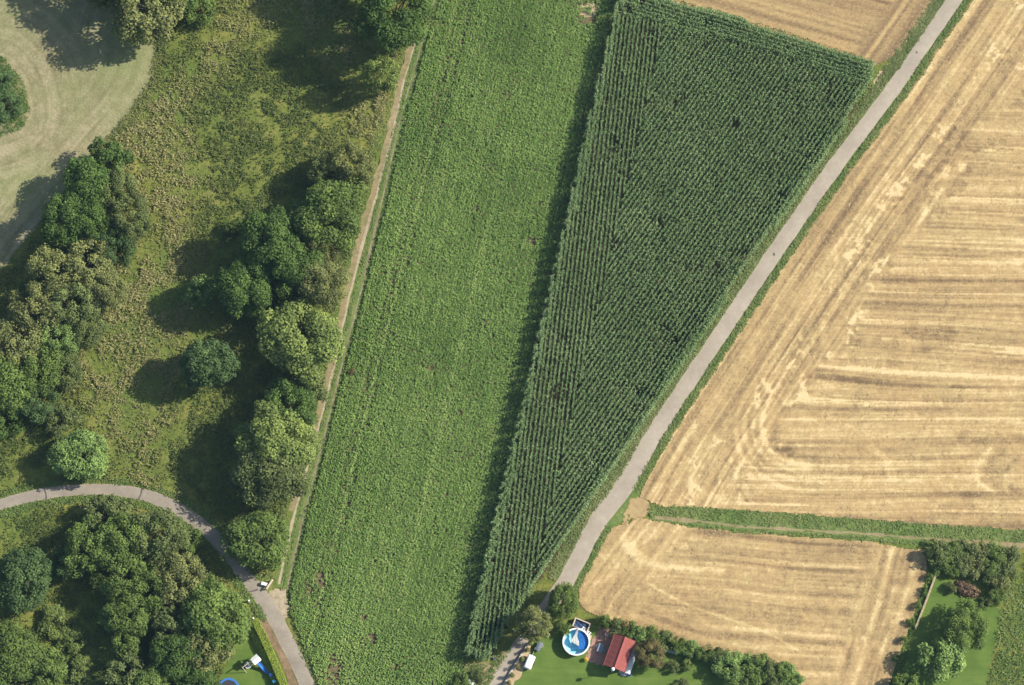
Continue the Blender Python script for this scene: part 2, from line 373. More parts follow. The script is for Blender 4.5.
# ------------------------------------------------------------------ stubble fields
ROADpx = [p[:2] for p in ROAD]
def stroke(x, y, pxs, wd): return np.exp(-(dpoly(x, y, resample(P2(pxs), .8)) / wd) ** 2)
def main_straw(x, y):
    d = dpoly(x, y, RW)
    ypx = H / 2 - y * PX
    wd = 18 + (fbm(x * .12, y * .12, 5) - .5) * 9
    head = 1 - sstep(wd - 2.0, wd + 2.2, d)
    al = x * .56 + y * .83
    hp = fbm(d * 1.15, al * .035, 31, 4) * .80 + fbm(d * 3.3, al * .05, 32, 2) * .50 - .08
    v = y + x * .035; u = x
    v = v + (fbm(u * .02, v * .08, 41, 2) - .5) * 3.2
    per = .5 + .5 * np.cos(2 * np.pi * v / 5.1)
    mp = .64 - .24 * (per ** 7) * (.35 + fbm(u * .045, v * .3, 44, 2)) + (fbm(u * .03, v * 1.25, 42, 4) - .5) * .80 + (fbm(u * .05, v * 4.2, 43, 2) - .5) * .48
    thin = sstep(.80, .86, vnoise(np.floor(v / .45) * 3.7, np.floor(u * .02 + hsh(np.floor(v / .45), v * 0, 3) * 9), 47)) * sstep(.2, .5, fbm(u * .05, v, 48, 2))
    mp = mp + .28 * thin
    thh = sstep(.80, .86, vnoise(np.floor(d / .5) * 3.7, np.floor(al * .015), 49)); hp = hp + .22 * thh * sstep(.3, .6, fbm(al * .06, d, 50, 2))
    s = head * hp + (1 - head) * mp
    fine = fbm(x * 1.1, y * 1.1, 53, 3); blot = fbm(x * .22, y * .22, 51, 3)
    for c_, w_, g_ in ((11.5, 1.5, .55), (0, 2.2, .50)):
        dc = d - (wd if c_ == 0 else c_ + (fbm(al * .05, al * 0., 54) - .5) * 5)
        s = s + np.exp(-(dc / w_) ** 2) * sstep(.44, .60, blot) * sstep(.46, .66, fine) * g_ - .16 * np.exp(-((dc - 1.6) / 1.3) ** 2) * sstep(.4, .6, blot) * (1 - fine)
    s = s - .20 * np.exp(-((d - 15.3) / .45) ** 2) * sstep(.3, .5, blot) - .14 * np.exp(-((d - 13.6) / .4) ** 2)
    s = s + (fine - .5) * .30
    for a, wdt, g in (([(775, 385), (764, 412), (763, 440), (776, 459), (806, 468)], 1.0, .26), ([(790, 400), (776, 420), (774, 440), (786, 452), (815, 458)], .6, -.2),
                      ([(745, 430), (738, 452), (750, 474), (785, 487)], .8, .2), ([(868, 448), (884, 460), (890, 480)], .35, .25), ([(872, 446), (889, 460), (895, 480)], .3, .2), ([(990, 450), (977, 466), (978, 482), (992, 492)], .5, .24),
                      ([(1012, 470), (1004, 480), (1008, 494)], .4, .2), ([(705, 440), (692, 470), (700, 492), (740, 503)], .9, .2),
                      ([(690, 440), (668, 478), (664, 500)], .7, -.16), ([(950, 20), (900, 110), (850, 185), (790, 275)], .5, -.16), ([(962, 20), (912, 110), (862, 185), (800, 280)], .5, -.14)):
        s = s + stroke(x, y, a, wdt) * g
    for r_ in range(9):
        g_ = .15 if r_ % 2 else -.13; o_ = r_ * 4.2
        s = s + stroke(x, y, [(850 - o_, 462 + o_), (800 - o_ * .6, 460 + o_ * .9), (772 - o_, 446 + o_ * .4), (766 - o_, 418), (784 - o_, 380), (815 - o_, 330)], .38) * g_ * (.4 + fbm(x * .3, y * .3, 63, 2))
    n1 = fbm(x * .09, y * .09, 61); s = s + (n1 - .5) * .22
    s = s - .22 * sstep(.62, .75, fbm(x * .16, y * .3, 62)) * (1 - head)
    s = s + (rng.random(len(x)) - .5) * .12
    return {'straw': np.clip(s, 0, 1)}
def low_straw(x, y):
    d1 = dpoly(x, y, P2([(655, 505), (590, 590), (585, 600)]))
    dr = dpoly(x, y, P2([(932, 545), (918, 600), (892, 685), (880, 740)]))
    dh = dpoly(x, y, P2([(575, 598), (625, 622), (704, 648), (777, 662), (810, 690)]))
    ed = np.minimum(np.minimum(d1, dr), dh)
    t1 = fbm(d1 * .9, y * .06, 71); t2 = fbm(dr * .9, y * .05, 72); th = fbm(dh * 1.3, x * .035, 73)
    v = y + x * .07 + (fbm(x * .03, y * .08, 74, 2) - .5) * 3
    mp = .62 - .22 * (.5 + .5 * np.cos(2 * np.pi * v / 4.6)) ** 8 + (fbm(x * .035, v * 1.3, 75) - .5) * .7 + (fbm(x * .07, v * 3.3, 76, 2) - .5) * .35
    a = 1 - sstep(6, 10, d1); b = 1 - sstep(8, 12, dr); c = 1 - sstep(7, 9, dh + .12 * (x + 10))
    s = mp * (1 - c) + th * c; s = s * (1 - b) + (t2 * .9 + .08) * b; s = s * (1 - a) + (t1 * .9 + .14) * a
    for q, wdt, g in (([(650, 585), (690, 606), (760, 630), (800, 652)], .25, .3), ([(655, 600), (700, 625), (780, 650)], .3, -.12), ([(905, 590), (892, 630), (870, 670), (862, 700)], .5, .2), ([(893, 590), (880, 630), (858, 670)], .45, .18), ([(625, 540), (640, 560), (680, 570), (720, 572)], .8, .22), ([(600, 580), (625, 570), (650, 560)], .9, .2)):
        s = s + stroke(x, y, q, wdt) * g
    s = s + (fbm(x * .11, y * .11, 77) - .5) * .25 + (fbm(x * 1.1, y * 1.1, 79, 3) - .5) * .35 + (rng.random(len(x)) - .5) * .12
    s = s + .2 * sstep(.55, .7, fbm(x * .4, y * .4, 78, 3)) * np.maximum(a, b)
    return {'straw': np.clip(s, 0, 1)}
def top_straw(x, y):
    d = dpoly(x, y, RW); v = y + x * .30
    mp = .50 - .30 * (.5 + .5 * np.cos(2 * np.pi * v / 3.1)) ** 9 * fbm(x * .05, v * .3, 81) + (fbm((x - .3 * y) * .03, v * 1.4, 82) - .5) * .75
    hd = 1 - sstep(8, 11, d); s = mp * (1 - hd) + (fbm(d * 1.2, y * .05, 83) * .9) * hd
    return {'straw': np.clip(s - .06 + (rng.random(len(x)) - .5) * .1, 0, 1)}
def relief(x, y, at): return .02 + at['straw'] * .06 + fbm(x * 1.1, y * 1.1, 91, 3) * .08
FIELD1 = [(1030, -70), (970, 0), (934, 52), (909, 90), (849, 171), (789, 258), (733, 341), (680, 422), (652, 470), (640, 496), (660, 505), (764, 511.5), (900, 522), (1024, 530), (1110, 536), (1110, -70)]
FIELD2 = [(640, 518), (612, 528), (596, 556), (578, 590), (580, 604), (600, 618), (625, 627), (704, 650), (760, 662), (792, 668), (800, 690), (820, 740), (870, 740), (889, 685), (905, 640), (926, 575), (928, 551), (860, 541), (764, 535), (680, 526)]
FIELD3 = [(560, -70), (640, -5), (662, 0), (725, 17), (805, 43), (873, 66), (884, 62), (902, 50), (930, 8), (985, -70)]
struct('stubble_field', sheet_grid('stubble_field', FIELD1, .24, .01, main_straw, relief), M_STUB)
struct('stubble_field.001', sheet_grid('stubble_field', FIELD2, .24, .01, low_straw, relief), M_STUB)
struct('stubble_field.002', sheet_grid('stubble_field', FIELD3, .30, .01, top_straw, relief), M_STUB)
STRIP = [(648, 506), (662, 504.5), (764, 511), (900, 521.5), (1024, 529.5), (1110, 535), (1110, 560), (1024, 549), (930, 545), (860, 540), (764, 534), (680, 525), (650, 520)]
struct('grass_strip', sheet_grid('grass_strip', STRIP, .3, .03), M_GRASSY)
struct('field_path', ribbon('field_path', [(655, 517, .6), (700, 522, .5), (764, 528, .55), (860, 533.5, .5), (917, 538.5, .6), (970, 542, .7), (1024, 546, .8), (1100, 552, .8)], .042, .10, .5, 3), M_BROWN)
struct('bare_earth', sheet_grid('bare_earth', [(632, 500), (640, 495), (650, 500), (650, 510), (644, 520), (630, 521), (624, 515)], .22, .046, wob=1.0), earth_mat('straw_earth', ((.28, .20, .10), (.35, .25, .12), (.43, .315, .16))))
struct('bare_earth.001', sheet_grid('bare_earth', [(874, 80), (881, 70), (885, 74), (878, 88), (872, 94)], .35, .026), M_DIRT)
struct('bare_earth.002', sheet_grid('bare_earth', [(570, 8), (592, 2), (604, 10), (590, 18)], .4, .03), M_DIRT)
LAWN = [(527, 648), (540, 640), (548, 634), (560, 628), (590, 622), (620, 632), (700, 655), (760, 668), (792, 676), (800, 740), (470, 740), (506, 684)]
struct('lawn', sheet_grid('lawn', LAWN, .28, .024), M_LAWN)
LAWN2 = [(938, 566), (914, 630), (898, 690), (890, 740), (975, 740), (985, 685), (996, 640), (1001, 610), (985, 596), (950, 580)]
struct('lawn.001', sheet_grid('lawn', LAWN2, .28, .024), M_LAWN)
LAWN3 = [(253, 622), (268, 650), (285, 687), (310, 740), (205, 740), (215, 690), (232, 650)]
struct('lawn.002', sheet_grid('lawn', LAWN3, .28, .024), M_LAWN)
struct('hedge_foot_earth', ribbon('hedge_foot_earth', [(258, 612, .7), (270, 633, 1.3), (279, 651, 1.5), (287, 668, 1.5), (294, 686, 1.5), (309, 735, 1.4)], .03, .12, .5, 3), earth_mat('reddish_earth', ((.10, .085, .04), (.19, .13, .075), (.27, .19, .115))))
struct('patio', sheet_grid('patio', [(592, 640), (585.5, 660), (604, 667), (618, 632), (602, 626)], .35, .04, wob=.05), plain('patio_paving', (.30, .175, .135), .85, .3, 2.5))
struct('hardstanding', sheet_grid('hardstanding', [(632, 641), (640, 643), (628, 673), (621, 676), (619, 671)], .25, .034, wob=.05), plain('concrete', (.42, .41, .40), .9, .2, 2))
struct('garden_bed', ribbon('garden_bed', [(531, 644, 1.1), (524, 655, 1.3), (516, 669, 1.4), (508, 684, 1.4), (482, 730, 1.4)], .03, .25, .4, 3), M_DIRT)
struct('yard_earth', sheet_grid('yard_earth', [(462, 662), (488, 664), (506, 650), (514, 648), (500, 672), (484, 695), (455, 740), (430, 740), (448, 690)], .5, .026), M_BROWN)
# ------------------------------------------------------------------ crops and grasses
def blades(px_, py_, n, L, wid, zb, lift, tint, az=None, seg=1, droop=.0, wmul=None):
    """n leaves for every plant; returns V, F, tint. leaf: diamond (seg=1) or two bent quads (seg=2)"""
    m = len(px_); rep = np.repeat(np.arange(m), n); q = m * n
    a = rng.random(q) * 2 * np.pi if az is None else az
    l = L * (.65 + .7 * rng.random(q)); wd = wid * (.7 + .6 * rng.random(q)); e = lift[0] + (lift[1] - lift[0]) * rng.random(q)
    z0 = zb[0] + (zb[1] - zb[0]) * rng.random(q) if not hasattr(zb, 'shape') else zb
    if wmul is not None: l = l * wmul[rep]; z0 = z0 * wmul[rep]
    ca, sa = np.cos(a), np.sin(a); ce, se = np.cos(e), np.sin(e)
    bx = px_[rep]; by = py_[rep]
    r1 = l * .5; h1 = r1 * se; r1 = r1 * ce
    tipr = r1 + l * .5 * np.cos(e - droop); tiph = h1 + l * .5 * np.sin(e - droop)
    base = np.stack([bx, by, z0], 1); mx = np.stack([bx + ca * r1, by + sa * r1, z0 + h1], 1)
    side = np.stack([-sa * wd / 2, ca * wd / 2, (rng.random(q) - .5) * wd * .5], 1)
    tip = np.stack([bx + ca * tipr, by + sa * tipr, np.maximum(z0 + tiph, .03)], 1)
    V = np.stack([base, mx - side, tip, mx + side], 1).reshape(-1, 3)
    i = np.arange(q)[:, None] * 4
    # two triangles folded along the mid-rib sides
    F = np.concatenate([i + [[0, 1, 3]], i + [[1, 2, 3]]])
    tt = np.repeat(np.clip(tint[rep] + (rng.random(q) - .5) * .35, 0, 1), 4)
    return V, F, tt
def scatter(poly_px, dens, excl=()):
    poly = P2(poly_px); lo = poly.min(0); hi = poly.max(0); n = int((hi[0] - lo[0]) * (hi[1] - lo[1]) * dens)
    x = lo[0] + rng.random(n) * (hi[0] - lo[0]); y = lo[1] + rng.random(n) * (hi[1] - lo[1])
    k = inpoly(x, y, poly)
    for e in excl: k &= ~inpoly(x, y, P2(e))
    return x[k], y[k]
def rowfield(poly, ang, row, sp, jx, jy, off=0.0):
    """plants in straight rows at angle ang (direction of the rows)"""
    c, s = math.cos(ang), math.sin(ang); u = poly[:, 0] * c + poly[:, 1] * s; v = -poly[:, 0] * s + poly[:, 1] * c
    us = np.arange(u.min(), u.max(), sp); vs_ = np.arange(v.min() + off, v.max(), row)
    U, Vv = np.meshgrid(us, vs_); ri = np.repeat(np.arange(len(vs_)), len(us))
    U = U.ravel() + (rng.random(U.size) - .5) * sp * jx; wv = (fbm(U * .05, ri * .01, 5, 2) - .5) * .25
    Vv = Vv.ravel() + (rng.random(U.size) - .5) * jy + wv
    return U * c - Vv * s, U * s + Vv * c, ri
def wang(a, b):
    p = P2([a, b]); return math.atan2(p[1][1] - p[0][1], p[1][0] - p[0][0])

# green crop (broad leaved)
bp = P2(BEET); ba = wang((299, 561), (430, 35))
x, y, ri = rowfield(bp, ba, .48, .30, 1.0, .22)
k = inpoly(x, y, bp); x, y, ri = x[k], y[k], ri[k]
gap = np.isin(ri % 58, (0, 4)) & (fbm(x * .05, y * .05, 12) > .42)
thin = fbm(x * .30, y * .30, 13, 3) < .27
bare = np.zeros(len(x), bool)
for cx, cy, r in ((320, 582, 1.0), (309, 590, .8), (366, 620, .7), (587, 12, 1.8), (542, 205, .7), (335, 670, 1.6), (372, 640, .7), (533, 240, .6), (508, 95, .6), (478, 208, .5)):
    q = P(cx, cy); bare |= np.hypot(x - q[0], (y - q[1]) * .6) < r * (.5 + fbm(x * .8, y * .8, 14))
keep = ~((gap & (rng.random(len(x)) < .30)) | (thin & (rng.random(len(x)) < .22)) | (bare & (rng.random(len(x)) < .7)))
x, y, ri = x[keep], y[keep], ri[keep]
big = .80 + .5 * fbm(x * .14, y * .14, 15) + .12 * rng.random(len(x))
big = big * (1 - .25 * np.isin(ri % 58, (1, 3, 5)))
tint = .10 + .62 * fbm(x * .07, y * .07, 16, 3) + .35 * (fbm(x * .8, y * .8, 17, 2) - .5) + (rng.random(len(x)) - .5) * .2
tint = tint + .18 * (np.isin(ri % 29, (2, 3)) & (fbm(x * .04, y * .04, 18) > .42)) + .22 * (hsh(ri, ri * 0, 4) - .5)
V, F, T = blades(x, y, 8, .34, .20, (.16, .40), (R(-5), R(62)), tint, droop=.8, wmul=big)
stuff('root_crop', mesh_np('root_crop', V, F, {'tint': T}), M_BEET, 'bright green leafy crop filling the long field beside the farm track', 'crop')

# maize: a band of near-upright rows on the left, rows along the top edge, the rest parallel to the lane
cp = P2(CORN)
TOPB = P2([(600, -80), (638, -60), (621, 4), (617, 20), (655, 26), (720, 42), (800, 66), (862, 88), (880, 70), (871, 60), (720, 10), (640, -20)])
LEFT = P2([(638, -60), (612, 16), (470, 660), (488, 662), (508, 624), (528, 606), (664, 26)])
angL = wang((500, 640), (548, 250)); angT = wang((655, 1), (871, 66)); angR = wang((566, 541), (819, 168))
parts = []
for ang, rg in ((angL, 0), (angT, 1), (angR, 2)):
    x, y, ri = rowfield(cp, ang, .78, .29, .9, .08, .3)
    k = inpoly(x, y, cp); x, y = x[k], y[k]
    wob = (fbm(x * .3, y * .3, 19) - .5) * 2.0
    it = inpoly(x, y + wob * .3, TOPB); il = inpoly(x + wob * .6, y, LEFT) & ~it
    k = (il, it, ~il & ~it)[rg]
    k &= ~((fbm(x * .22, y * .22, 23, 3) < .24) & (rng.random(len(x)) < .45))
    k &= rng.random(len(x)) > .04
    parts.append((x[k], y[k], np.full(k.sum(), ang)))
x = np.concatenate([p[0] for p in parts]); y = np.concatenate([p[1] for p in parts]); an = np.concatenate([p[2] for p in parts])
dedge = dpoly(x, y, np.vstack([cp, cp[:1]]))
ek = np.where(dedge < 1.3)[0]; ek = np.concatenate([ek, ek]); x = np.concatenate([x, x[ek] + rng.normal(0, .16, len(ek))]); y = np.concatenate([y, y[ek] + rng.normal(0, .16, len(ek))]); an = np.concatenate([an, an[ek]]); dedge = np.concatenate([dedge, dedge[ek]])
nl = 8; q = len(x) * nl
hgt = (2.4 + .6 * fbm(x * .1, y * .1, 24) + .35 * rng.random(len(x)))
az = np.repeat(an, nl) + np.where(rng.random(q) < .5, 0, np.pi) + rng.normal(0, .50, q)
lev = np.tile(np.array([.18, .34, .48, .60, .72, .83, .92, 1.0]), len(x)) * np.repeat(hgt, nl)
tint = .25 + .40 * fbm(x * .09, y * .09, 25, 3) + (rng.random(len(x)) - .5) * .28 + .12 * (dedge < 1.0)
V, F, T = blades(x, y, nl, .60, .17, lev, (R(8), R(50)), tint, az=az, droop=1.1)
# stalks: thin three-sided spikes with a pale tassel on top
m = len(x); st = []; 
for kk in range(3):
    g = kk * 2.094; st.append(np.stack([x + .03 * math.cos(g), y + .03 * math.sin(g), np.full(m, .02)], 1))
st.append(np.stack([x, y, hgt + .02], 1)); SV = np.stack(st, 1).reshape(-1, 3); i = np.arange(m)[:, None] * 4
SF = np.concatenate([i + [[0, 1, 3]], i + [[1, 2, 3]], i + [[2, 0, 3]]])
V2, F2, T2 = blades(x, y, 2, .24, .06, np.repeat(hgt, 2), (R(25), R(70)), np.full(m, .82) + rng.normal(0, .12, m), droop=.3)
VV = np.concatenate([V, SV, V2]); FF = np.concatenate([F, SF + len(V), F2 + len(V) + len(SV)])
stuff('maize_crop', mesh_np('maize_crop', VV, FF, {'tint': np.concatenate([T, np.full(len(SV), .25), T2])}), M_CORN, 'dark green maize standing in dense rows on the wedge-shaped field beside the lane', 'crop')

# rough meadow grass: tussocks
ROADZL = [(p[0], p[1]) for p in ROADL]
MEADOW = [(-60, 290), (10, 268), (60, 205), (110, 146), (150, 92), (160, 40), (165, -60), (425, -60), (418, 0), (398, 70), (366, 170), (345, 270), (322, 360), (300, 440), (285, 510), (268, 575), (255, 582), (225, 540), (196, 512), (165, 494), (138, 483), (94, 479), (47, 483), (-60, 508)]
SCRUB = [(-60, 532), (0, 513), (47, 502), (94, 498), (138, 502), (165, 513), (192, 530), (215, 552), (240, 588), (255, 618), (232, 650), (212, 700), (200, 740), (-60, 740)]
vs_all = []
for poly, dn, tb in ((MEADOW, 5.0, .0), (SCRUB, 5.0, -.10)):
    x, y = scatter(poly, dn)
    clump = fbm(x * .42, y * .42, 33, 3); k = rng.random(len(x)) < sstep(.30, .58, clump) * .8 + .34; x, y, clump = x[k], y[k], clump[k]
    zone = fbm(x * .045, y * .045, 34, 3)
    tint = .05 + tb + .75 * sstep(.35, .68, zone) * (.45 + .75 * clump) + rng.normal(0, .13, len(x))
    vs_all.append(blades(x, y, 6, .55, .15, (.02, .12), (R(18), R(80)), tint, droop=.7, wmul=.5 + 1.0 * sstep(.35, .7, clump)))
def join(lst):
    o = 0; V = []; F = []; T = []
    for v, f, t in lst: V.append(v); F.append(f + o); T.append(t); o += len(v)
    return np.concatenate(V), np.concatenate(F), np.concatenate(T)
V, F, T = join(vs_all[:1]); stuff('meadow_grass', mesh_np('meadow_grass', V, F, {'tint': T}), M_TUFT, 'tall rough meadow grass in olive tussocks between the hedgerow and the tree belt', 'grass')
V, F, T = join(vs_all[1:]); stuff('meadow_grass.001', mesh_np('meadow_grass', V, F, {'tint': T}), M_TUFT, 'overgrown green grass among the trees inside the bend of the lane', 'grass')

def along(line, offs, width, dens, ext=None):
    """random points in a band beside a px line: offset offs metres to the left of travel"""
    q = resample(P2(line), .5); t = np.gradient(q, axis=0); t /= np.linalg.norm(t, axis=1)[:, None]; nn = np.stack([-t[:, 1], t[:, 0]], 1)
    n = int(len(q) * .5 * width * dens); i = rng.integers(0, len(q), n)
    o = offs + (rng.random(n) - .5) * width * (.6 + .8 * fbm(i * .12, i * 0., 55, 3))
    p = q[i] + nn[i] * o[:, None] + t[i] * ((rng.random(n) - .5) * .8)[:, None]; return p[:, 0], p[:, 1]
def verge(name, pts, mat, label, tb, L=.38, n=6, wid=.10):
    x, y = pts; tint = tb + .55 * (fbm(x * .35, y * .35, 56, 3) - .5) + rng.normal(0, .12, len(x))
    V, F, T = blades(x, y, n, L, wid, (.02, .07), (R(8), R(62)), tint, droop=.5, wmul=.6 + .8 * fbm(x * .7, y * .7, 57, 2))
    stuff(name, mesh_np(name, V, F, {'tint': T}), mat, label, 'grass')
def cat(*a): return np.concatenate([q[0] for q in a]), np.concatenate([q[1] for q in a])
RD = ROADpx[:12]
RDa = ROADpx[:9]; RDb = ROADpx[9:12]
verge('verge_grass', cat(along(RDa, 2.35, 1.3, 22), along(RDb, 2.3, .8, 22)), M_VERGE, 'green grass verge on the stubble side of the straight lane', .66)
verge('verge_grass.001', cat(along(RD, -1.95, .9, 20), along(RD, -2.8, 1.3, 20)), M_DRYV, 'pale dry grass verge between the lane and the maize', .38)
verge('verge_grass.002', cat(along(ROADZL[:9], 1.75, 1.1, 18), along(ROADZL[:10], -1.75, 1.3, 18)), M_VERGE, 'bright grass verge along the curving lane', .5)
verge('verge_grass.003', cat(along([((a[0] + b[0]) / 2, (a[1] + b[1]) / 2) for a, b in zip(RUT_R, RUT_L)], 0, .7, 16), along(RUT_R, .75, .7, 12), along(RUT_L, -2.3, 2.2, 12)), M_VERGE, 'grass ribbon growing between the wheel ruts of the farm track', .62, .22)
xs, ys = scatter(STRIP, 9)
dp = dpoly(xs, ys, resample(P2([(655, 517), (700, 522), (764, 528), (860, 533.5), (917, 538.5), (1024, 546)]), 1.0)); k = dp > .45
verge('verge_grass.004', (xs[k], ys[k]), M_VERGE, 'green grass strip dividing the two large stubble fields', .66, .32)
verge('verge_grass.005', cat(along([(662, 0), (725, 16), (805, 42), (873, 65)], -.1, 1.6, 10), along([(880, 78), (902, 50), (930, 8), (970, -50)], -.9, 1.2, 12)), M_DRYV, 'dry grass margin between the upper stubble and the maize', .3)
x, y = scatter([(1002, 600), (1030, 545), (1110, 555), (1110, 740), (980, 740), (988, 685), (998, 640)], 5)
verge('verge_grass.006', (x, y), M_VERGE, 'overgrown green strip along the right side of the walled garden', .5, .6)
x, y = scatter([(466, 690), (470, 664), (488, 664), (512, 645), (515, 642), (486, 690), (470, 740), (440, 740)], 8)
verge('verge_grass.007', (x, y), M_VERGE, 'weedy grass corner between the maize tip and the driveway', .45, .4)
x, y = scatter([(-30, 62), (0, 55), (22, 78), (30, 108), (24, 128), (0, 138), (-30, 150)], 9)
verge('verge_grass.008', (x, y), M_VERGE, 'long green grass on the bushy island in the mown meadow', .35, .5)
x, y = cat(scatter([(937, 545), (929, 548), (927, 575), (905, 640), (888, 690), (880, 740), (890, 740), (912, 630), (938, 566)], 9), scatter([(590, 616), (625, 628), (704, 652), (792, 670), (800, 690), (740, 676), (640, 640)], 5))
verge('verge_grass.009', (x, y), M_VERGE, 'weeds along the edge of the lower stubble field', .4, .4)
x, y = along(ROADZL[10:], 1.75, .8, 12)
verge('verge_grass.010', (x, y), M_DRYV, 'dry brown weeds between the lane and the leafy crop', .4, .3)
x, y = along([(160, 20), (157, 62), (148, 90), (128, 120), (106, 146), (84, 172)], .3, 2.2, 9)
verge('verge_grass.011', (x, y), M_TUFT, 'ragged long grass along the edge of the mown meadow', .35, .5)
# loose straw on the stubble
xs = []; ys = []
for fp, dn in ((FIELD1, 5.0), (FIELD2, 6.0), (FIELD3, 3.0)):
    x, y = scatter(fp, dn); k = rng.random(len(x)) < sstep(.40, .62, fbm(x * .35, y * .35, 58, 3)); xs.append(x[k]); ys.append(y[k])
x = np.concatenate(xs); y = np.concatenate(ys)
V, F, T = blades(x, y, 4, .34, .09, (.07, .11), (R(-4), R(14)), .62 + rng.normal(0, .3, len(x)), droop=.3)
stuff('loose_straw', mesh_np('loose_straw', V, F, {'tint': T}), M_STRAW, 'loose straw littering the harvested stubble fields', 'straw')

# ------------------------------------------------------------------ trees
def leaf_quads(C, Nrm, size, tint, jit=.55):
    """diamond leaves at points C facing roughly along Nrm"""
    q = len(C); n = Nrm + rng.normal(0, jit, (q, 3)); n /= np.linalg.norm(n, axis=1)[:, None] + 1e-9
    r = rng.normal(0, 1, (q, 3)); a = np.cross(n, r); a /= np.linalg.norm(a, axis=1)[:, None] + 1e-9; b = np.cross(n, a)
    s = size * (.65 + .7 * rng.random(q)); s = s[:, None]
    V = np.stack([C - a * s * .6, C - b * s * .42, C + a * s * .6, C + b * s * .42], 1).reshape(-1, 3)
    F = np.arange(q * 4).reshape(q, 4)
    return V, F, np.repeat(np.clip(tint, 0, 1), 4)
def crown_mesh(name, Rx, Hc, z0, nclump, cr, leaf, nleaf, shell=.62, flat=1.0, gapp=0.0):
    """leaf clumps through a domed volume: radius Rx, from z0 up to Hc"""
    cz = z0 + (Hc - z0) * .45; hz_up = Hc - cz; hz_dn = cz - z0
    g = rng.normal(0, 1, (nclump, 3)); g[:, 2] = g[:, 2] * .8 + .35; g /= np.linalg.norm(g, axis=1)[:, None]
    rad = shell + (1 - shell) * rng.random(nclump) ** .5
    th = np.arctan2(g[:, 1], g[:, 0]); ph = rng.random() * 6
    lob = 1 + .13 * np.sin(2 * th + ph) + .10 * np.sin(3 * th + ph * 2) + .07 * np.sin(5 * th + ph * 3)
    k = rng.random(nclump)
    cr_ = cr * (.65 + .7 * rng.random(nclump))
    cxy = (Rx - cr * .7) * rad * lob
    C0 = np.stack([g[:, 0] * cxy, g[:, 1] * cxy, cz + np.where(g[:, 2] > 0, g[:, 2] * (hz_up - cr * .6), g[:, 2] * (hz_dn - cr * .3)) * rad], 1)
    per = np.maximum(20, nleaf * (cr_ / cr) ** 2).astype(int); idx = np.repeat(np.arange(nclump), per); q = len(idx)
    d = rng.normal(0, 1, (q, 3)); d[:, 2] += .25; d /= np.linalg.norm(d, axis=1)[:, None]
    rr = np.where(rng.random(q) < .78, .82 + .28 * rng.random(q), rng.random(q) ** .5 * .85)
    wob = 1 + .28 * (fbm(d[:, 0] * 2.2 + idx * 7.7, d[:, 1] * 2.2 + d[:, 2] * 1.7, 66, 2) - .5) * 2
    C = C0[idx] + d * (cr_[idx] * rr * wob)[:, None] * np.array([1, 1, flat])
    C[:, 2] = np.maximum(C[:, 2], .12)
    ctint = rng.normal(.5, .17, nclump)
    t = ctint[idx] + rng.normal(0, .16, q)
    nrm = d.copy(); nrm[:, 2] += .5
    V, F, T = leaf_quads(C, nrm, leaf, t)
    return mesh_np(name, V, F, {'tint': T}), C0
def trunk_mesh(name, C0, Hc, r0, nl, base_h):
    m = MB(); top = Hc * .62
    pts = [(0, 0, -.05), (.03, .02, base_h * .5), (-.04, .05, base_h), (.05, -.03, top * .8), (0, .04, top)]
    m.tube(pts, [r0 * 1.35, r0, r0 * .85, r0 * .5, r0 * .22], 8)
    for i in rng.choice(len(C0), min(nl, len(C0)), replace=False):
        c = C0[i]; s = np.array([0, 0, max(.25, min(c[2] * .55, top * .8))])
        mdp = (s + c) / 2 + np.array([0, 0, -.08 * Hc * rng.random()])
        m.tube([s, mdp, c, c * 1.03 + (0, 0, .15)], [r0 * .42, r0 * .28, r0 * .13, r0 * .05], 5)
    return m.mesh(name, True)
FORMS = {}
def form(key, Rx, Hc, z0, nclump, cr, leaf, nleaf, nl=9, r0=.2, var=2, **kw):
    FORMS[key] = []
    for i in range(var):
        cm, C0 = crown_mesh('crown', Rx, Hc, z0, nclump, cr, leaf, nleaf, **kw)
        FORMS[key].append((cm, trunk_mesh('trunk', C0, Hc, r0, nl, z0 * .8 + .4), Rx, Hc))
form('clump', 5.0, 10.0, 1.6, 50, 1.25, .27, 360, 12, .24, 3)
form('dense', 4.5, 8.0, 1.0, 75, 1.0, .28, 170, 8, .2, 2, shell=.75)
form('fine', 4.3, 7.5, .8, 90, .80, .24, 120, 9, .16, 3, shell=.6)
form('airy', 4.2, 10.0, 2.0, 75, .85, .22, 150, 22, .16, 2, shell=.5)
form('small', 2.4, 4.2, .5, 34, .62, .22, 120, 6, .09, 3)
form('bush', 1.6, 2.2, .12, 26, .48, .18, 85, 5, .05, 3)
form('shrub', .8, 1.2, .08, 14, .30, .12, 55, 4, .03, 2)
form('column', .45, 1.9, .1, 16, .24, .10, 55, 4, .03, 2)
for lst in FORMS.values():
    for cm, tm, a, b in lst: cm.materials.append(LEAF['mid']); tm.materials.append(M_BARK)
cnt = {}
def plant(name, fm, col, px, py, rpx, h, label, cat='tree', group=None, bark=None, sy=1.0, ground=False):
    """plant a tree so that the middle of its crown reads at px, py; rpx is its crown radius on the map"""
    i = cnt.get(fm, 0); cnt[fm] = i + 1
    cm, tm, Rx, Hc = FORMS[fm][i % len(FORMS[fm])]
    x, y = P(px, py, 0 if ground else h * .5)
    t = thing(name, label, cat, (x, y, .02), random.random() * 6.28 if sy == 1.0 else 0.0, group)
    rpx = rpx * (1.2 if fm == 'clump' else 1.13 if h > 2.5 else 1.0); k = rpx / PX / Rx; t.scale = (k, k * sy, h / Hc)
    tr = obj('trunk', tm, None, t); cr = obj('crown', cm, None, t)
    tr.material_slots[0].link = 'OBJECT'; tr.material_slots[0].material = bark or M_BARK
    cr.material_slots[0].link = 'OBJECT'; cr.material_slots[0].material = LEAF[col]
    return t
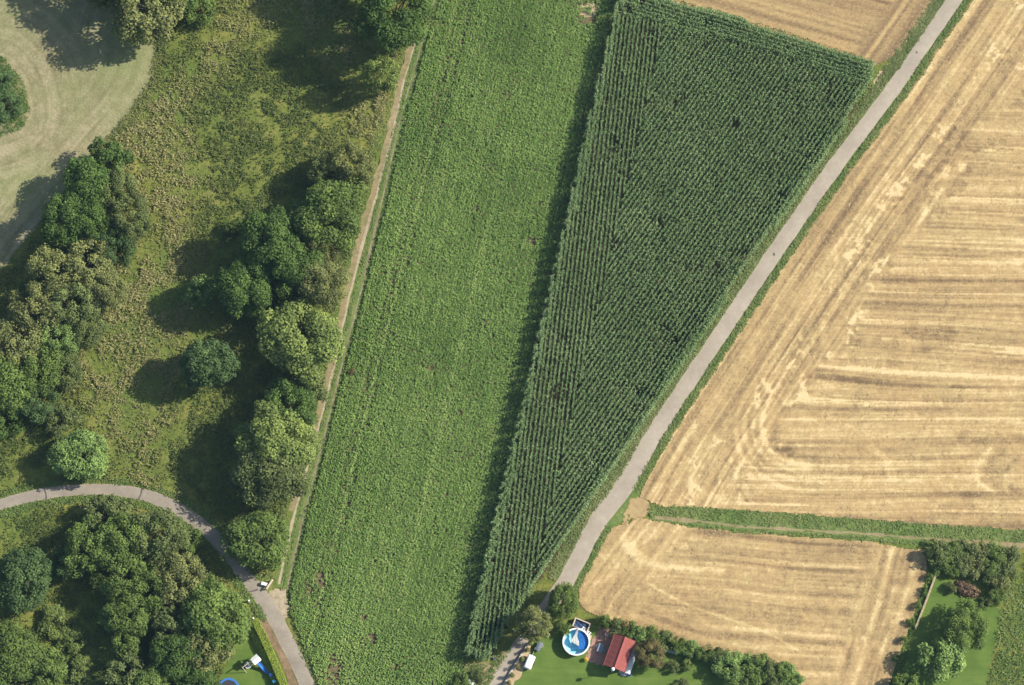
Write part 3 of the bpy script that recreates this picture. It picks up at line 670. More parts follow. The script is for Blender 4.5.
G1, G2, G3, G4, G5, G6, G7 = ('trees of the hedgerow beside the mown meadow', 'trees of the belt along the farm track', 'trees of the copse inside the lane bend', 'bushes of the hedge below the lower stubble', 'bushes of the thicket in the corner garden', 'trees in the top left corner', 'slim shrubs along the driveway wall')
TREES = [
 # top left
 ('olive', 'fine', 148, 8, 38, 11.5, 'large olive-green tree at the top edge whose shadow darkens the mown meadow', G6),
 ('olive', 'fine', 112, -28, 34, 12, 'olive tree half beyond the top edge, leftmost in the corner group', G6),
 ('dark', 'dense', 176, -14, 24, 9, 'dark tree cut by the top edge right of the large olive tree', G6),
 ('mid', 'small', 200, 6, 17, 5, 'round green bush at the top edge, right end of the corner group', G6),
 ('blue', 'small', 60, -45, 26, 10, 'tree beyond the top left corner that only shows by its shadow', G6),
 # hedgerow
 ('dark', 'small', 108, 158, 19, 5.5, 'dark green bush at the upper tip of the hedgerow', G1),
 ('dark', 'dense', 88, 184, 24, 7, 'dark dense tree just below the upper tip of the hedgerow', G1),
 ('grey', 'fine', 116, 192, 21, 6, 'grey-green tree on the meadow side near the upper end of the hedgerow', G1),
 ('dark', 'dense', 66, 222, 24, 7.5, 'dark green tree on the mown side of the hedgerow, second from the tip', G1),
 ('grey', 'fine', 130, 220, 22, 6.5, 'feathery grey-green tree bulging furthest to the right from the hedgerow', G1),
 ('blue', 'fine', 117, 246, 18, 6, 'bluish dark tree in the middle of the hedgerow', G1),
 ('dark', 'fine', 92, 224, 20, 7, 'dark tree in the middle of the upper hedgerow between two rows', G1),
 ('olive', 'fine', 90, 264, 26, 6.5, 'yellowish olive tree in the middle of the hedgerow', G1),
 ('olive', 'fine', 55, 274, 26, 7, 'olive tree on the mown side halfway down the hedgerow', G1),
 ('olive', 'fine', 106, 290, 20, 5.5, 'olive tree on the meadow side halfway down the hedgerow', G1),
 ('grey', 'fine', 72, 305, 24, 6.5, 'grey-green tree at the core of the hedgerow below the yellowish one', G1),
 ('olive', 'fine', 36, 312, 26, 7, 'olive tree at the shaded bay of the mown meadow', G1),
 ('grey', 'fine', 88, 330, 18, 4.8, 'low grey-green tree on the meadow side of the lower hedgerow', G1),
 ('light', 'fine', 58, 340, 20, 5.5, 'lighter green tree in the lower hedgerow', G1),
 ('olive', 'fine', 14, 346, 27, 7, 'olive tree at the left edge in the lower hedgerow', G1),
 ('mid', 'fine', 40, 368, 24, 6.5, 'mid-green tree in the lower hedgerow below the lighter one', G1),
 ('mid', 'dense', 8, 384, 26, 7, 'green tree against the left edge near the foot of the hedgerow', G1),
 ('grey', 'fine', 66, 372, 17, 4.5, 'small grey tree on the meadow side near the foot of the hedgerow', G1),
 ('blue', 'fine', 34, 402, 20, 5, 'bluish tree at the foot of the hedgerow', G1),
 ('dark', 'small', 6, 418, 17, 4, 'dark bush at the left edge below the hedgerow', G1),
 ('grey', 'small', 60, 420, 15, 3.2, 'low grey-green bush just above the bright tree by the lane', G1),
 ('light', 'dense', 81, 456, 24, 6, 'bright light-green tree standing alone above the curving lane', None),
 ('blue', 'small', 0, 78, 14, 3, 'dark bluish bush at the upper end of the meadow island', 'bushes on the meadow island'),
 ('blue', 'small', 4, 103, 17, 3.2, 'dark bluish bush at the lower end of the meadow island', 'bushes on the meadow island'),
 # belt along the track
 ('dark', 'clump', 394, 14, 34, 15, 'tall dark oak-like tree at the top edge beside the farm track', G2),
 ('dark', 'clump', 372, -34, 32, 14, 'tall dark tree beyond the top edge beside the farm track', G2),
 ('yel', 'fine', 380, 76, 18, 10, 'slim pale olive tree below the tall dark oak', G2),
 ('olive', 'fine', 352, 168, 22, 9.5, 'feathery pale olive tree at the upper end of the belt, nearest the track', G2),
 ('grey', 'fine', 327, 172, 18, 7.5, 'grey-green tree on the meadow side at the upper end of the belt', G2),
 ('mid', 'clump', 329, 217, 31, 11, 'broad fresh-green tree below the pale feathery ones', G2),
 ('dark', 'clump', 270, 243, 27, 11.5, 'dark clumpy tree furthest up on the meadow side of the belt', G2),
 ('dark', 'clump', 292, 272, 24, 11, 'dark tree wedged between the clumpy tree and the birch', G2),
 ('dark', 'clump', 245, 288, 25, 10.5, 'dark clumpy tree furthest left in the belt', G2),
 ('light', 'small', 200, 293, 13, 7.2, 'small green tree standing in the shade left of the dark clumpy trees', None),
 ('mid', 'bush', 234, 226, 10, 2.6, 'light bush at the meadow edge above the dark clumpy trees', None),
 ('olive', 'fine', 322, 250, 17, 9, 'olive tree between the fresh-green tree and the birch', G2),
 ('olive', 'airy', 323, 284, 25, 11.5, 'sparse birch with white limbs showing through beside the track', G2),
 ('yel', 'clump', 301, 340, 35, 11, 'large yellow-green tree in the middle of the belt', G2),
 ('blue', 'dense', 210, 364, 25, 8.5, 'round bluish-green tree standing alone in the meadow', None),
 ('grey', 'small', 310, 384, 17, 5.5, 'grey-green bush between the yellow-green tree and the dark one', G2),
 ('dark', 'fine', 290, 408, 26, 8, 'dark green tree above the lower yellow-green tree', G2),
 ('yel', 'clump', 276, 438, 31, 11, 'lower yellow-green tree with rounded clumps beside the track', G2),
 ('grey', 'clump', 270, 474, 29, 10, 'duller green tree joined to the foot of the lower yellow-green tree', G2),
 ('mid', 'bush', 285, 330, 14, 4, 'low green bush in the shade left of the large yellow-green tree', G2),
 ('mid', 'dense', 258, 541, 27, 6.5, 'rounded green tree at the corner of the farm track and the curving lane', None),
 ('light', 'bush', 279, 528, 9, 2.4, 'pale bush beside the track at the lower end of the belt', None),
 ('rust', 'bush', 352, 372, 4, .9, 'yellowish weed bush at the crop edge beside the track', None),
 # copse
 ('blue', 'dense', 26, 580, 27, 8, 'large rounded bluish tree at the left of the copse', G3),
 ('blue', 'small', 66, 566, 15, 4.5, 'small bluish tree between the large rounded tree and the copse', G3),
 ('grey', 'small', 104, 516, 19, 5, 'grey-green tree nearest the top of the lane bend', G3),
 ('mid', 'fine', 90, 546, 25, 7.5, 'green tree on the upper left side of the copse', G3),
 ('mid', 'fine', 126, 540, 25, 8, 'green tree in the upper middle of the copse', G3),
 ('grey', 'fine', 158, 536, 26, 8, 'grey-green tree at the upper right of the copse', G3),
 ('mid', 'fine', 122, 574, 25, 8, 'green tree left of the centre of the copse', G3),
 ('olive', 'fine', 180, 580, 25, 8, 'olive tree on the lane side in the middle of the copse', G3),
 ('mid', 'fine', 152, 590, 21, 7, 'green tree at the very centre of the copse', G3),
 ('mid', 'dense', 128, 616, 20, 7, 'green tree on the left side of the lower copse', G3),
 ('grey', 'small', 168, 625, 18, 6.5, 'pale grey-green tree in the lower copse', G3),
 ('mid', 'dense', 217, 616, 31, 8, 'large rounded tree at the right of the copse near the clipped hedge', G3),
 ('mid', 'small', 126, 644, 16, 5.5, 'green tree above the dark gap of the lower copse', G3),
 ('olive', 'fine', 206, 648, 24, 7, 'olive-grey tree below the large rounded tree at the right of the copse', G3),
 ('dark', 'dense', 176, 656, 22, 7, 'dark tree at the lower right of the copse', G3),
 ('grey', 'small', 126, 672, 18, 5.5, 'grey-green tree at the bottom of the copse', G3),
 ('mid', 'dense', 152, 690, 20, 6, 'tree cut by the bottom edge below the copse', G3),
 ('dark', 'dense', 200, 690, 20, 6, 'dark tree cut by the bottom edge left of the trampoline', G3),
 ('mid', 'dense', 12, 652, 26, 6.5, 'soft green tree at the left edge below the large rounded tree', G3),
 ('mid', 'small', 48, 668, 19, 5, 'green tree right of the soft green tree at the bottom left', G3),
 ('dark', 'small', -4, 690, 18, 6, 'dark tree in the bottom left corner', G3),
 ('yel', 'bush', 55, 622, 16, 1.9, 'yellowish scrub beside the large rounded tree', 'yellowish scrub clumps'),
 ('yel', 'bush', 72, 640, 15, 1.8, 'yellowish scrub in the clearing left of the copse', 'yellowish scrub clumps'),
 ('yel', 'bush', 82, 668, 13, 1.8, 'yellowish scrub near the bottom edge of the clearing', 'yellowish scrub clumps'),
 ('mid', 'bush', 192, 540, 12, 2.2, 'dark-shaded bush between the copse and the lane', None),
 ('mid', 'bush', 207, 588, 14, 2.4, 'bush on the verge between the copse and the lane', None),
 # around the garden in the middle
 ('mid', 'dense', 563, 602, 14.5, 5.5, 'green tree at the end of the lane beside the stubble corner', None),
 ('mid', 'bush', 563, 627, 8, 2.4, 'green bush between the lane tree and the pool', None),
 ('olive', 'fine', 533, 624, 16, 8.5, 'olive-brown tree overhanging the driveway', None),
 ('rust', 'fine', 650, 654, 14, 4.2, 'reddish olive tree right of the red-roofed shed', None),
 ('yel', 'bush', 688, 665, 6, 1.8, 'small yellow bush on the lawn in front of the hedge', None),
 ('grey', 'bush', 673, 667, 7, 1.5, 'small grey-leaved bush left of the yellow bush', None),
 ('grey', 'bush', 682, 686, 8, 1.3, 'pale bush cut by the bottom edge below the yellow bush', None),
 ('light', 'small', 728, 668, 13, 3.2, 'light green bush standing before the right part of the hedge', None),
 ('mid', 'bush', 461, 682, 9, 2.0, 'pale shrub at the bottom edge left of the weedy corner', None),
 ('grey', 'bush', 478, 676, 8, 1.3, 'green shrub in the weedy corner beside the driveway', None),
 # corner garden
 ('mid', 'fine', 966, 626, 21, 5.5, 'mid-green tree in the middle of the corner lawn', None),
 ('light', 'small', 942, 660, 21, 5.2, 'light green tree at the lower side of the corner lawn', None),
 ('mid', 'small', 905, 690, 13, 4.5, 'bush at the bottom edge left of the corner lawn', None),
 ('grey', 'bush', 951, 588, 6, 1.4, 'grey bush beside the brown brush pile', None),
 ('grey', 'bush', 986, 603, 7, 1.6, 'greyish bush at the right of the brown brush pile', None),
]
HEDGE4 = [(604, 622, 8), (617, 627, 9), (629, 630, 9), (641, 634, 10), (653, 637, 10), (666, 641, 10), (679, 645, 9), (691, 649, 9), (704, 653, 9), (717, 656, 10), (731, 659, 10), (745, 664, 11), (758, 668, 11), (770, 671, 11), (782, 674, 11), (792, 679, 10), (755, 682, 13), (776, 688, 12), (738, 680, 11)]
words = ['first', 'second', 'third', 'fourth', 'fifth', 'sixth', 'seventh', 'eighth', 'ninth', 'tenth', 'eleventh', 'twelfth', 'thirteenth', 'fourteenth', 'fifteenth', 'sixteenth']
for i, (a, b, r) in enumerate(HEDGE4):
    lab = f'green hedge bush along the lower stubble, {words[i]} counted from the pool' if i < 16 else ['large dark bush behind the right end of the hedge', 'dark bush at the bottom edge under the right end of the hedge', 'bush between the light bush and the right end of the hedge'][i - 16]
    TREES.append((['mid', 'grey', 'mid', 'light'][i % 4], 'bush' if i < 12 else 'small', a, b, r, 2.4 + .5 * (i > 11), lab, G4))
TH = [(936, 553), (950, 552), (965, 552), (980, 553), (995, 555), (1008, 557), (944, 566), (960, 566), (975, 567), (990, 569), (1005, 572), (951, 572), (990, 578), (1001, 586), (997, 597)]
THR = [11.5] * 11 + [7, 8, 9, 8]
rown = ['upper', 'middle', 'lower']
for i, (a, b) in enumerate(TH):
    r_ = 0 if i < 6 else 1 if i < 11 else 2; kk = i - (0, 6, 11)[r_]; tot = (6, 5, 4)[r_]
    TREES.append((['grey', 'mid', 'grey', 'olive', 'mid'][i % 5], 'bush', a, b - (0 if i < 6 else 1.5), THR[i] * 1.05, 2.0 if i else 2.8, f'thicket bush in the corner garden, {words[kk]} from the left of the {rown[r_]} row', G5))
for i, (a, b) in enumerate([(930, 577), (924, 591), (918, 606), (911, 622), (904, 640), (897, 658)]):
    TREES.append(('dark' if i % 2 else 'mid', 'shrub', a, b, 4.5, 1.3, f'low shrub outside the garden wall, {words[i]} down from the thicket', 'shrubs outside the garden wall'))
for i, (a, b) in enumerate([(530.5, 643), (527.5, 650), (522, 659), (517.5, 666), (512, 675), (509, 683)]):
    t_ = ('rust' if i % 2 else 'olive', 'column', a, b, 2.6, 1.75, f'slim upright shrub beside the driveway wall, {words[i]} down from the olive-brown tree', G7)
    TREES.append(t_)
for col, fm, a, b, r, h, lab, grp in TREES:
    if grp == G1: h *= 1.22
    nm = {'bush': 'bush', 'shrub': 'shrub', 'column': 'slim_shrub'}.get(fm, 'tree')
    plant(nm, fm, col, a, b, r, h, lab, {'bush': 'bush', 'shrub': 'shrub', 'column': 'shrub'}.get(fm, 'tree'), grp, M_BIRCH if 'birch' in lab else None)

# brush pile of brown cuttings
x, y = P(967, 589.5, .5)
br = thing('brush_pile', 'heap of brown dead cuttings beside the thicket on the corner lawn', 'brush pile', (x, y, .02), R(-22))
q = 1500; g = rng.normal(0, 1, (q, 3)); g /= np.linalg.norm(g, axis=1)[:, None]; g[:, 2] = abs(g[:, 2])
C = g * np.array([2.3, 1.25, .9]) * (.5 + .6 * rng.random((q, 1)) ** .5) * (1 + .3 * (fbm(g[:, 0] * 3, g[:, 1] * 3, 4)[:, None] - .5)); C[:, 2] = np.maximum(C[:, 2], .05)
V, F, T = leaf_quads(C, g, .26, .5 + rng.normal(0, .25, q)); obj('leaves', mesh_np('leaves', V, F, {'tint': T}), LEAF['dead'], br)
m = MB()
for i in range(50):
    a = rng.random() * 6.28; r = rng.random() ** .5; p = Vector((2.0 * r * math.cos(a), 1.1 * r * math.sin(a), .12 + .7 * (1 - r * r))); d = Vector((rng.normal(), rng.normal(), .25 * rng.normal())).normalized() * .7
    e = p + d; e.z = max(e.z, .05); s_ = p - d; s_.z = max(s_.z, .05); m.tube([s_, e], [.03, .012], 4)
obj('twigs', m, M_BARK, br)

# clipped hedge
def clipped_hedge(line, wd, ht, label, mat):
    q = resample(P2(line), .25); c = q.mean(0); t = np.gradient(q, axis=0); t /= np.linalg.norm(t, axis=1)[:, None]; nn = np.stack([-t[:, 1], t[:, 0]], 1)
    o = thing('clipped_hedge', label, 'hedge', (c[0], c[1], .0)); L = len(q)
    n = int(L * .25 * 1500); i = rng.integers(0, L, n); u = rng.random(n)
    per = 2 * ht + wd; s = u * per
    off = np.where(s < ht, -wd / 2, np.where(s < ht + wd, s - ht - wd / 2, wd / 2)); z = np.where(s < ht, s, np.where(s < ht + wd, ht, per - s))
    nl = np.where(s < ht, -1., np.where(s < ht + wd, 0., 1.)); up = (nl == 0) * 1.
    bumpy = 1 + .10 * (fbm(i * .08, s * .8, 71, 3) - .5) * 2; off = off * bumpy; z = z * bumpy
    p = q[i] + nn[i] * off[:, None] + (rng.random((n, 2)) - .5) * .12 - c
    C = np.c_[p, z + (rng.random(n) - .5) * .08]; C[:, 2] = np.maximum(C[:, 2], .05)
    nr = np.c_[nn[i] * nl[:, None], up]
    V, F, T = leaf_quads(C, nr, .13, .5 + .5 * (fbm(i * .06, s, 72, 2) - .5) + rng.normal(0, .2, n)); obj('foliage', mesh_np('foliage', V, F, {'tint': T}), mat, o)
    m = MB()
    for k in range(2, L - 1, 3): m.tube([(q[k][0] - c[0], q[k][1] - c[1], -.05), (q[k][0] - c[0] + .05, q[k][1] - c[1], ht * .85)], [.05, .02], 5)
    obj('stems', m, M_BARK, o); return o
clipped_hedge([(255.5, 621), (264.5, 639), (272.5, 657), (280.5, 676), (286, 690), (298, 722)], 1.15, 1.5, 'clipped yellow-green hedge running beside the curving lane', LEAF['hedge'])

# ------------------------------------------------------------------ garden things
def rot_to(ax, ay, bx, by):                     # heading of local +Y along the map line a -> b
    p = P2([(ax, ay), (bx, by)]); d = p[1] - p[0]; return math.atan2(-d[0], d[1])
WHITE = plain('white_plastic', (.78, .78, .76), .4, .06); GREYM = plain('grey_metal', (.38, .39, .40), .45, .1, 3, .5, .6)
WOOD = plain('weathered_wood', (.36, .27, .19), .85, .3, 5); PINEW = plain('pale_timber', (.52, .42, .32), .8, .2, 5)
REDR = plain('red_sheet', (.245, .072, .062), .75, .28, 1.2, .12); CREAM = plain('render_wall', (.50, .44, .36), .9, .12, 2)
BLUEP = plain('blue_plastic', (.045, .16, .46), .4, .1); TEALP = plain('teal_plastic', (.05, .30, .48), .4, .1); DARKM = plain('dark_mesh', (.035, .037, .042), .7, .2)
GLASS = plain('window_glass', (.06, .08, .10), .1, .1, 2, .6); STONE = plain('pale_stone', (.48, .43, .35), .9, .22, 3); TARP = plain('grey_sheet', (.60, .63, .66), .55, .25, 1.5)
RUBBER = plain('rubber', (.025, .025, .027), .8, .1); TERRA = plain('terracotta', (.36, .15, .08), .8, .15); YELF = plain('yellow_petals', (.75, .52, .04), .7, .2)

# shed with a red sheet roof
sx, sy_ = P(619.6, 652.5, 2.6); rz = rot_to(608.6, 665, 619.3, 634.8)
sh = thing('garden_shed', 'small garden shed with a red pitched roof beside the patio', 'shed', (sx, sy_, .0), rz)
SW, SL, EV, RG = 3.3, 5.2, 2.15, 2.95
m = MB(); h = [(-SW / 2, EV), (0, RG - .06), (SW / 2, EV)]
v = [(x_, y_, z_) for y_ in (-SL / 2, SL / 2) for x_, z_ in ((-SW / 2, 0), (SW / 2, 0), (SW / 2, EV), (0, RG - .08), (-SW / 2, EV))]
m.add(v, [(0, 1, 2, 3, 4), (9, 8, 7, 6, 5), (0, 5, 6, 1), (1, 6, 7, 2), (4, 9, 5, 0)]); obj('wall', m, CREAM, sh)
npan = 6; pw = (SL + .6) / npan
def roof_panel(side):
    nx_ = 18; ox = SW / 2 + .25; slope = (RG - EV) / (SW / 2); vv = []; ff = []
    for i in range(nx_ + 1):
        yy = -pw / 2 + .006 + (pw - .012) * i / nx_; hh = .012 * math.cos(2 * math.pi * i / nx_ * 4)
        for xx in (0.02, ox):
            z_ = RG - slope * xx + .03
            vv += [(side * xx, yy, z_ + hh), (side * xx, yy, z_ + hh - .012)]
    for i in range(nx_):
        a = i * 4; b = a + 4
        ff += [(a, a + 2, b + 2, b), (a + 1, b + 1, b + 3, a + 3), (a + 2, a + 3, b + 3, b + 2), (a, b, b + 1, a + 1)]
    return MB().add(vv, ff).mesh('roof_panel', False)
for side in (-1, 1):
    me = roof_panel(side)
    for i in range(npan):
        o = obj('roof_panel', me, REDR, sh); o.location = (0, -(SL + .6) / 2 + pw * (i + .5), 0.004 * (i % 2))
m = MB(); m.tube([(0, -SL / 2 - .31, RG + .035), (0, SL / 2 + .31, RG + .035)], .075, 8); obj('ridge_cap', m, REDR, sh)
for side in (-1, 1):
    m = MB(); m.tube([(side * (SW / 2 + .29), -SL / 2 - .3, EV - .10), (side * (SW / 2 + .29), SL / 2 + .3, EV - .10)], .055, 8); obj('gutter', m, REDR, sh)
d = obj('door', MB().box((-.5, -SL / 2 - .025, 1.0), (.85, .05, 1.95)), WOOD, sh); obj('handle', MB().box((-.2, -SL / 2 - .075, 1.0), (.12, .05, .03)), GREYM, d)
wn = obj('window', MB().box((.85, -SL / 2 - .02, 1.35), (.8, .04, .7)), WHITE, sh); obj('pane', MB().box((.85, -SL / 2 - .045, 1.35), (.66, .01, .56)), GLASS, wn)
wn = obj('window', MB().box((-SW / 2 - .02, .6, 1.3), (.04, 1.3, .9)), WHITE, sh); obj('pane', MB().box((-SW / 2 - .045, .6, 1.3), (.01, 1.15, .75)), GLASS, wn)

# covered stack along the shed
x, y = P(632.3, 659, .5); st = thing('covered_stack', 'long low wood stack under a pale blue-grey sheet along the shed wall', 'wood stack', (x, y, .03), rz)
m = MB()
for i in range(22):
    for k in range(5): m.tube([(-.32, -2.55 + i * .24, .09 + k * .16), (.32, -2.55 + i * .24 + rng.normal(0, .01), .09 + k * .16)], .085, 6)
o = obj('logs', m, WOOD, st); o['kind'] = 'stuff'
n1, n2 = 40, 8; vv = []
for i in range(n1 + 1):
    for k in range(n2 + 1):
        yy = -2.75 + 5.5 * i / n1; xx = (k / n2 - .5) * .95; e = abs(k / n2 - .5) * 2
        vv.append((xx + rng.normal(0, .012), yy, .95 + .07 * math.sin(yy * 5) * math.cos(xx * 6) + rng.normal(0, .02) - .22 * max(0, e - .7) / .3))
ff = [(i * (n2 + 1) + k, i * (n2 + 1) + k + 1, (i + 1) * (n2 + 1) + k + 1, (i + 1) * (n2 + 1) + k) for i in range(n1) for k in range(n2)]
obj('sheet', MB().add(vv, ff).mesh('sheet', True), TARP, st)

def bucket(name, px, py, r, h, mat, label, cat):
    x, y = P(px, py, h / 2); t = thing(name, label, cat, (x, y, .035))
    obj('body', MB().lathe([(r * .8, 0), (r, h), (r * 1.05, h), (r * 1.05, h + .02), (r * .93, h + .02), (r * .75, .05)], 18), mat, t)
    pts = [(r * math.cos(a), 0, h + .01 + .35 * r * math.sin(a)) for a in np.linspace(0, math.pi, 9)]
    obj('handle', MB().tube(pts, .012, 5), GREYM, t); return t
bucket('tub', 629.3, 674.5, .34, .45, BLUEP, 'blue plastic tub at the end of the sheeted stack', 'tub')
bucket('bucket', 625.0, 674.8, .24, .40, WHITE, 'white bucket left of the blue tub', 'bucket')
bucket('bucket', 494.8, 658.3, .26, .35, GREYM, 'grey bucket in the weeds left of the driveway', 'bucket')
bucket('bucket', 541.8, 646.2, .24, .38, WHITE, 'white bucket beside the sheeted cart', 'bucket')

# pool
x, y = P(576.3, 641.8, 1.15); po = thing('swimming_pool', 'round above-ground pool with white rim and blue lining on the lawn', 'pool', (x, y, .025))
PR, PH = 2.30, 1.2
m = MB(); m.lathe([(PR, 0), (PR, PH), (PR - .02, PH), (PR - .02, .02)], 48, cap=False); obj('wall', m, WHITE, po)
mr, t = new_mat('pool_liner'); c = coords(t); nn_ = noise(t, c, 2.0, 3); finish(t, ramp(t, nn_, [(.3, (.30, .62, .78)), (.7, (.40, .72, .86))]), .4); LINER = mr
vv = MB(); vv.lathe([(.05, .03), (PR - .05, .03), (PR - .05, .5), (PR - .04, PH + .005)], 48, cap=False); me = vv.mesh('liner', True); obj('liner', me, LINER, po)
for i in range(12):                                   # rim segments
    a0, a1 = 2 * math.pi * i / 12 + .006, 2 * math.pi * (i + 1) / 12 - .006; vv = []; ff = []
    for k in range(5):
        a = a0 + (a1 - a0) * k / 4
        for r_, z_ in ((PR - .13, PH + .01), (PR + .13, PH + .01), (PR + .13, PH + .06), (PR - .13, PH + .06)): vv.append((r_ * math.cos(a), r_ * math.sin(a), z_))
    for k in range(4):
        b = k * 4
        for e in range(4): ff.append((b + e, b + (e + 1) % 4, b + 4 + (e + 1) % 4, b + 4 + e))
    ff += [(3, 2, 1, 0), (16, 17, 18, 19)]; obj('rim_segment', MB().add(vv, ff), WHITE, po)
for i in range(12):
    a = 2 * math.pi * i / 12; obj('post', MB().box(((PR + .05) * math.cos(a), (PR + .05) * math.sin(a), PH / 2), (.09, .14, PH), a), WHITE, po)
mw, t = new_mat('pool_water')
tb = N(t, 'ShaderNodeBsdfTransparent'); tb.inputs[0].default_value = (.86, .96, .98, 1); gb = N(t, 'ShaderNodeBsdfGlossy'); gb.inputs['Roughness'].default_value = .05
bp_ = N(t, 'ShaderNodeBump'); bp_.inputs['Strength'].default_value = .2; t.links.new(noise(t, coords(t), 3, 3), bp_.inputs['Height']); t.links.new(bp_.outputs[0], gb.inputs['Normal'])
mx_ = N(t, 'ShaderNodeMixShader'); mx_.inputs[0].default_value = .05; t.links.new(tb.outputs[0], mx_.inputs[1]); t.links.new(gb.outputs[0], mx_.inputs[2])
t.links.new(mx_.outputs[0], N(t, 'ShaderNodeOutputMaterial').inputs[0])
def disc(r, z, n=48): return [(r * math.cos(2 * math.pi * k / n), r * math.sin(2 * math.pi * k / n), z) for k in range(n)]
obj('water', MB().add(disc(PR - .055, .86), [tuple(range(48))]), mw, po)
# crumpled cover hanging over the pool edge onto the water
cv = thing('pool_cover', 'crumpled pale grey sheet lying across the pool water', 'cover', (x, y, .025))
rows = [((.45, 2.42, 1.30), (.12, 2.36, 1.33)), ((.40, 2.05, 1.22), (.02, 1.98, 1.20)), ((.30, 1.5, .93), (-.25, 1.35, .92)), ((.22, .95, .90), (-.62, .75, .90)), ((.35, .35, .89), (-.75, .15, .895)), ((.48, -.25, .89), (-.35, -.25, .90)), ((.55, -.75, .885), (.12, -.60, .90))]
vv = []; nk = 12
for a, b in resample(np.array([list(p) + list(q) for p, q in rows]), .12)[:, :].reshape(-1, 2, 3):
    for k in range(nk + 1):
        u = k / nk; pz = a * (1 - u) + b * u; fold = .07 * abs(math.sin(u * 11 + pz[1] * 1.3)) + .03 * rng.random(); vv.append((pz[0], pz[1], pz[2] + fold))
nr = len(vv) // (nk + 1); ff = [(i * (nk + 1) + k, (i + 1) * (nk + 1) + k, (i + 1) * (nk + 1) + k + 1, i * (nk + 1) + k + 1) for i in range(nr - 1) for k in range(nk)]
obj('sheet', MB().add(vv, ff).mesh('sheet', True), plain('cover_sheet', (.46, .46, .43), .6, .2), cv)
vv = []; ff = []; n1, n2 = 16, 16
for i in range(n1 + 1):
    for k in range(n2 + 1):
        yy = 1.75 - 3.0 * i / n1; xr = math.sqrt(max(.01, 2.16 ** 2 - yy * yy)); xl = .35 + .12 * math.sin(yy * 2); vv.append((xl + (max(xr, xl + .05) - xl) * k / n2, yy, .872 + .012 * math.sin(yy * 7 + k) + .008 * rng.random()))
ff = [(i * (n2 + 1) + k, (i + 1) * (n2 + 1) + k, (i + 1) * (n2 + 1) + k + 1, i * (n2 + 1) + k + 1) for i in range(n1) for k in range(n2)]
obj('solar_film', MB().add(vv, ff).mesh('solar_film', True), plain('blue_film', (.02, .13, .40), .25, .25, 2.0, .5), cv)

# timber box with a tarp behind the pool
x, y = P(581.5, 625, .4); rb = rot_to(574, 628, 577, 618.5)
bxo = thing('timber_box', 'open pale timber box with a dark blue tarp behind the pool', 'box', (x, y, .03), rb + R(-4))
for k in range(3):
    for sgn in (-1, 1):
        obj('board', MB().box((0, sgn * .72, .14 + k * .25), (2.8, .06, .235)), PINEW, bxo); obj('board', MB().box((sgn * 1.37, 0, .14 + k * .25), (.06, 1.37, .235)), PINEW, bxo)
for sx_ in (-1, 1): obj('capping', MB().box((sx_ * 1.37, 0, .80), (.22, 1.65, .05)), PINEW, bxo)
obj('capping', MB().box((0, .72, .80), (2.50, .18, .05)), PINEW, bxo)
n1 = 14; vv = [(-1.3 + 2.6 * i / n1, -.66 + 1.3 * k / n1, .42 + .12 * math.sin(i * .9) * math.sin(k * .8) + .04 * rng.random()) for i in range(n1 + 1) for k in range(n1 + 1)]
ff = [(i * (n1 + 1) + k, (i + 1) * (n1 + 1) + k, (i + 1) * (n1 + 1) + k + 1, i * (n1 + 1) + k + 1) for i in range(n1) for k in range(n1)]
obj('tarp', MB().add(vv, ff).mesh('tarp', True), plain('navy_tarp', (.03, .06, .13), .5, .4, 1.5), bxo)
# ladder lying between box and pool
x, y = P(586.3, 631, .3); ld = thing('pool_ladder', 'pale grey ladder lying between the pool and the timber box', 'ladder', (x, y, .03), rb + R(70))
for sgn in (-1, 1): obj('rail', MB().tube([(sgn * .24, -.95, .08), (sgn * .24, .95, .62)], .04, 8), GREYM, ld)
for k in range(5): obj('rung', MB().box((0, -.75 + k * .38, .135 + k * .108), (.46, .16, .04)), WHITE, ld)
x, y = P(590, 637.5, .2); t = thing('step_box', 'small pale wooden step box against the right of the pool', 'step', (x, y, .03), rz)
for k in range(2):
    for e in range(3): obj('tread', MB().box((-.12 + .24 * k, -.3 + e * .3, .38 - k * .18), (.22, .27, .04)), PINEW, t)
for e in (-1, 1): obj('side', MB().box((-.02, e * .40, .17), (.5, .05, .33)), PINEW, t)

# patio furniture
def garden_chair(px, py, label, rz_, cush):
    x, y = P(px, py, .4); t = thing('garden_chair', label, 'chair', (x, y, .045), rz_)
    obj('seat', MB().box((0, 0, .42), (.52, .5, .05)), WHITE, t, .015); obj('backrest', MB().box((0, .25, .75), (.52, .06, .62)), WHITE, t, .015)
    for a in (-1, 1):
        for b in (-1, 1): obj('leg', MB().tube([(a * .22, b * .2, .4), (a * .26, b * .25, 0)], .025, 6), WHITE, t)
        obj('armrest', MB().box((a * .28, 0, .64), (.06, .5, .04)), WHITE, t)
    if cush: obj('cushion', MB().box((0, -.03, .48), (.44, .42, .08)), plain('pink_cushion', (.62, .22, .22), .9, .1), t, .03)
garden_chair(606.9, 634.2, 'white garden chair with a pink cushion at the top of the patio', R(150), True)
x, y = P(600.5, 648, .7); t = thing('garden_table', 'blue-grey garden table in the shade on the patio', 'table', (x, y, .045), rz)
for k in range(6): obj('slat', MB().box((-.4 + k * .16, 0, .72), (.14, 1.5, .03)), plain('blue_grey_paint', (.20, .25, .30), .6, .1) if k == 0 else MATS['blue_grey_paint'], t)
for a in (-1, 1):
    for b in (-1, 1): obj('leg', MB().box((a * .38, b * .62, .35), (.06, .06, .70)), MATS['blue_grey_paint'], t)
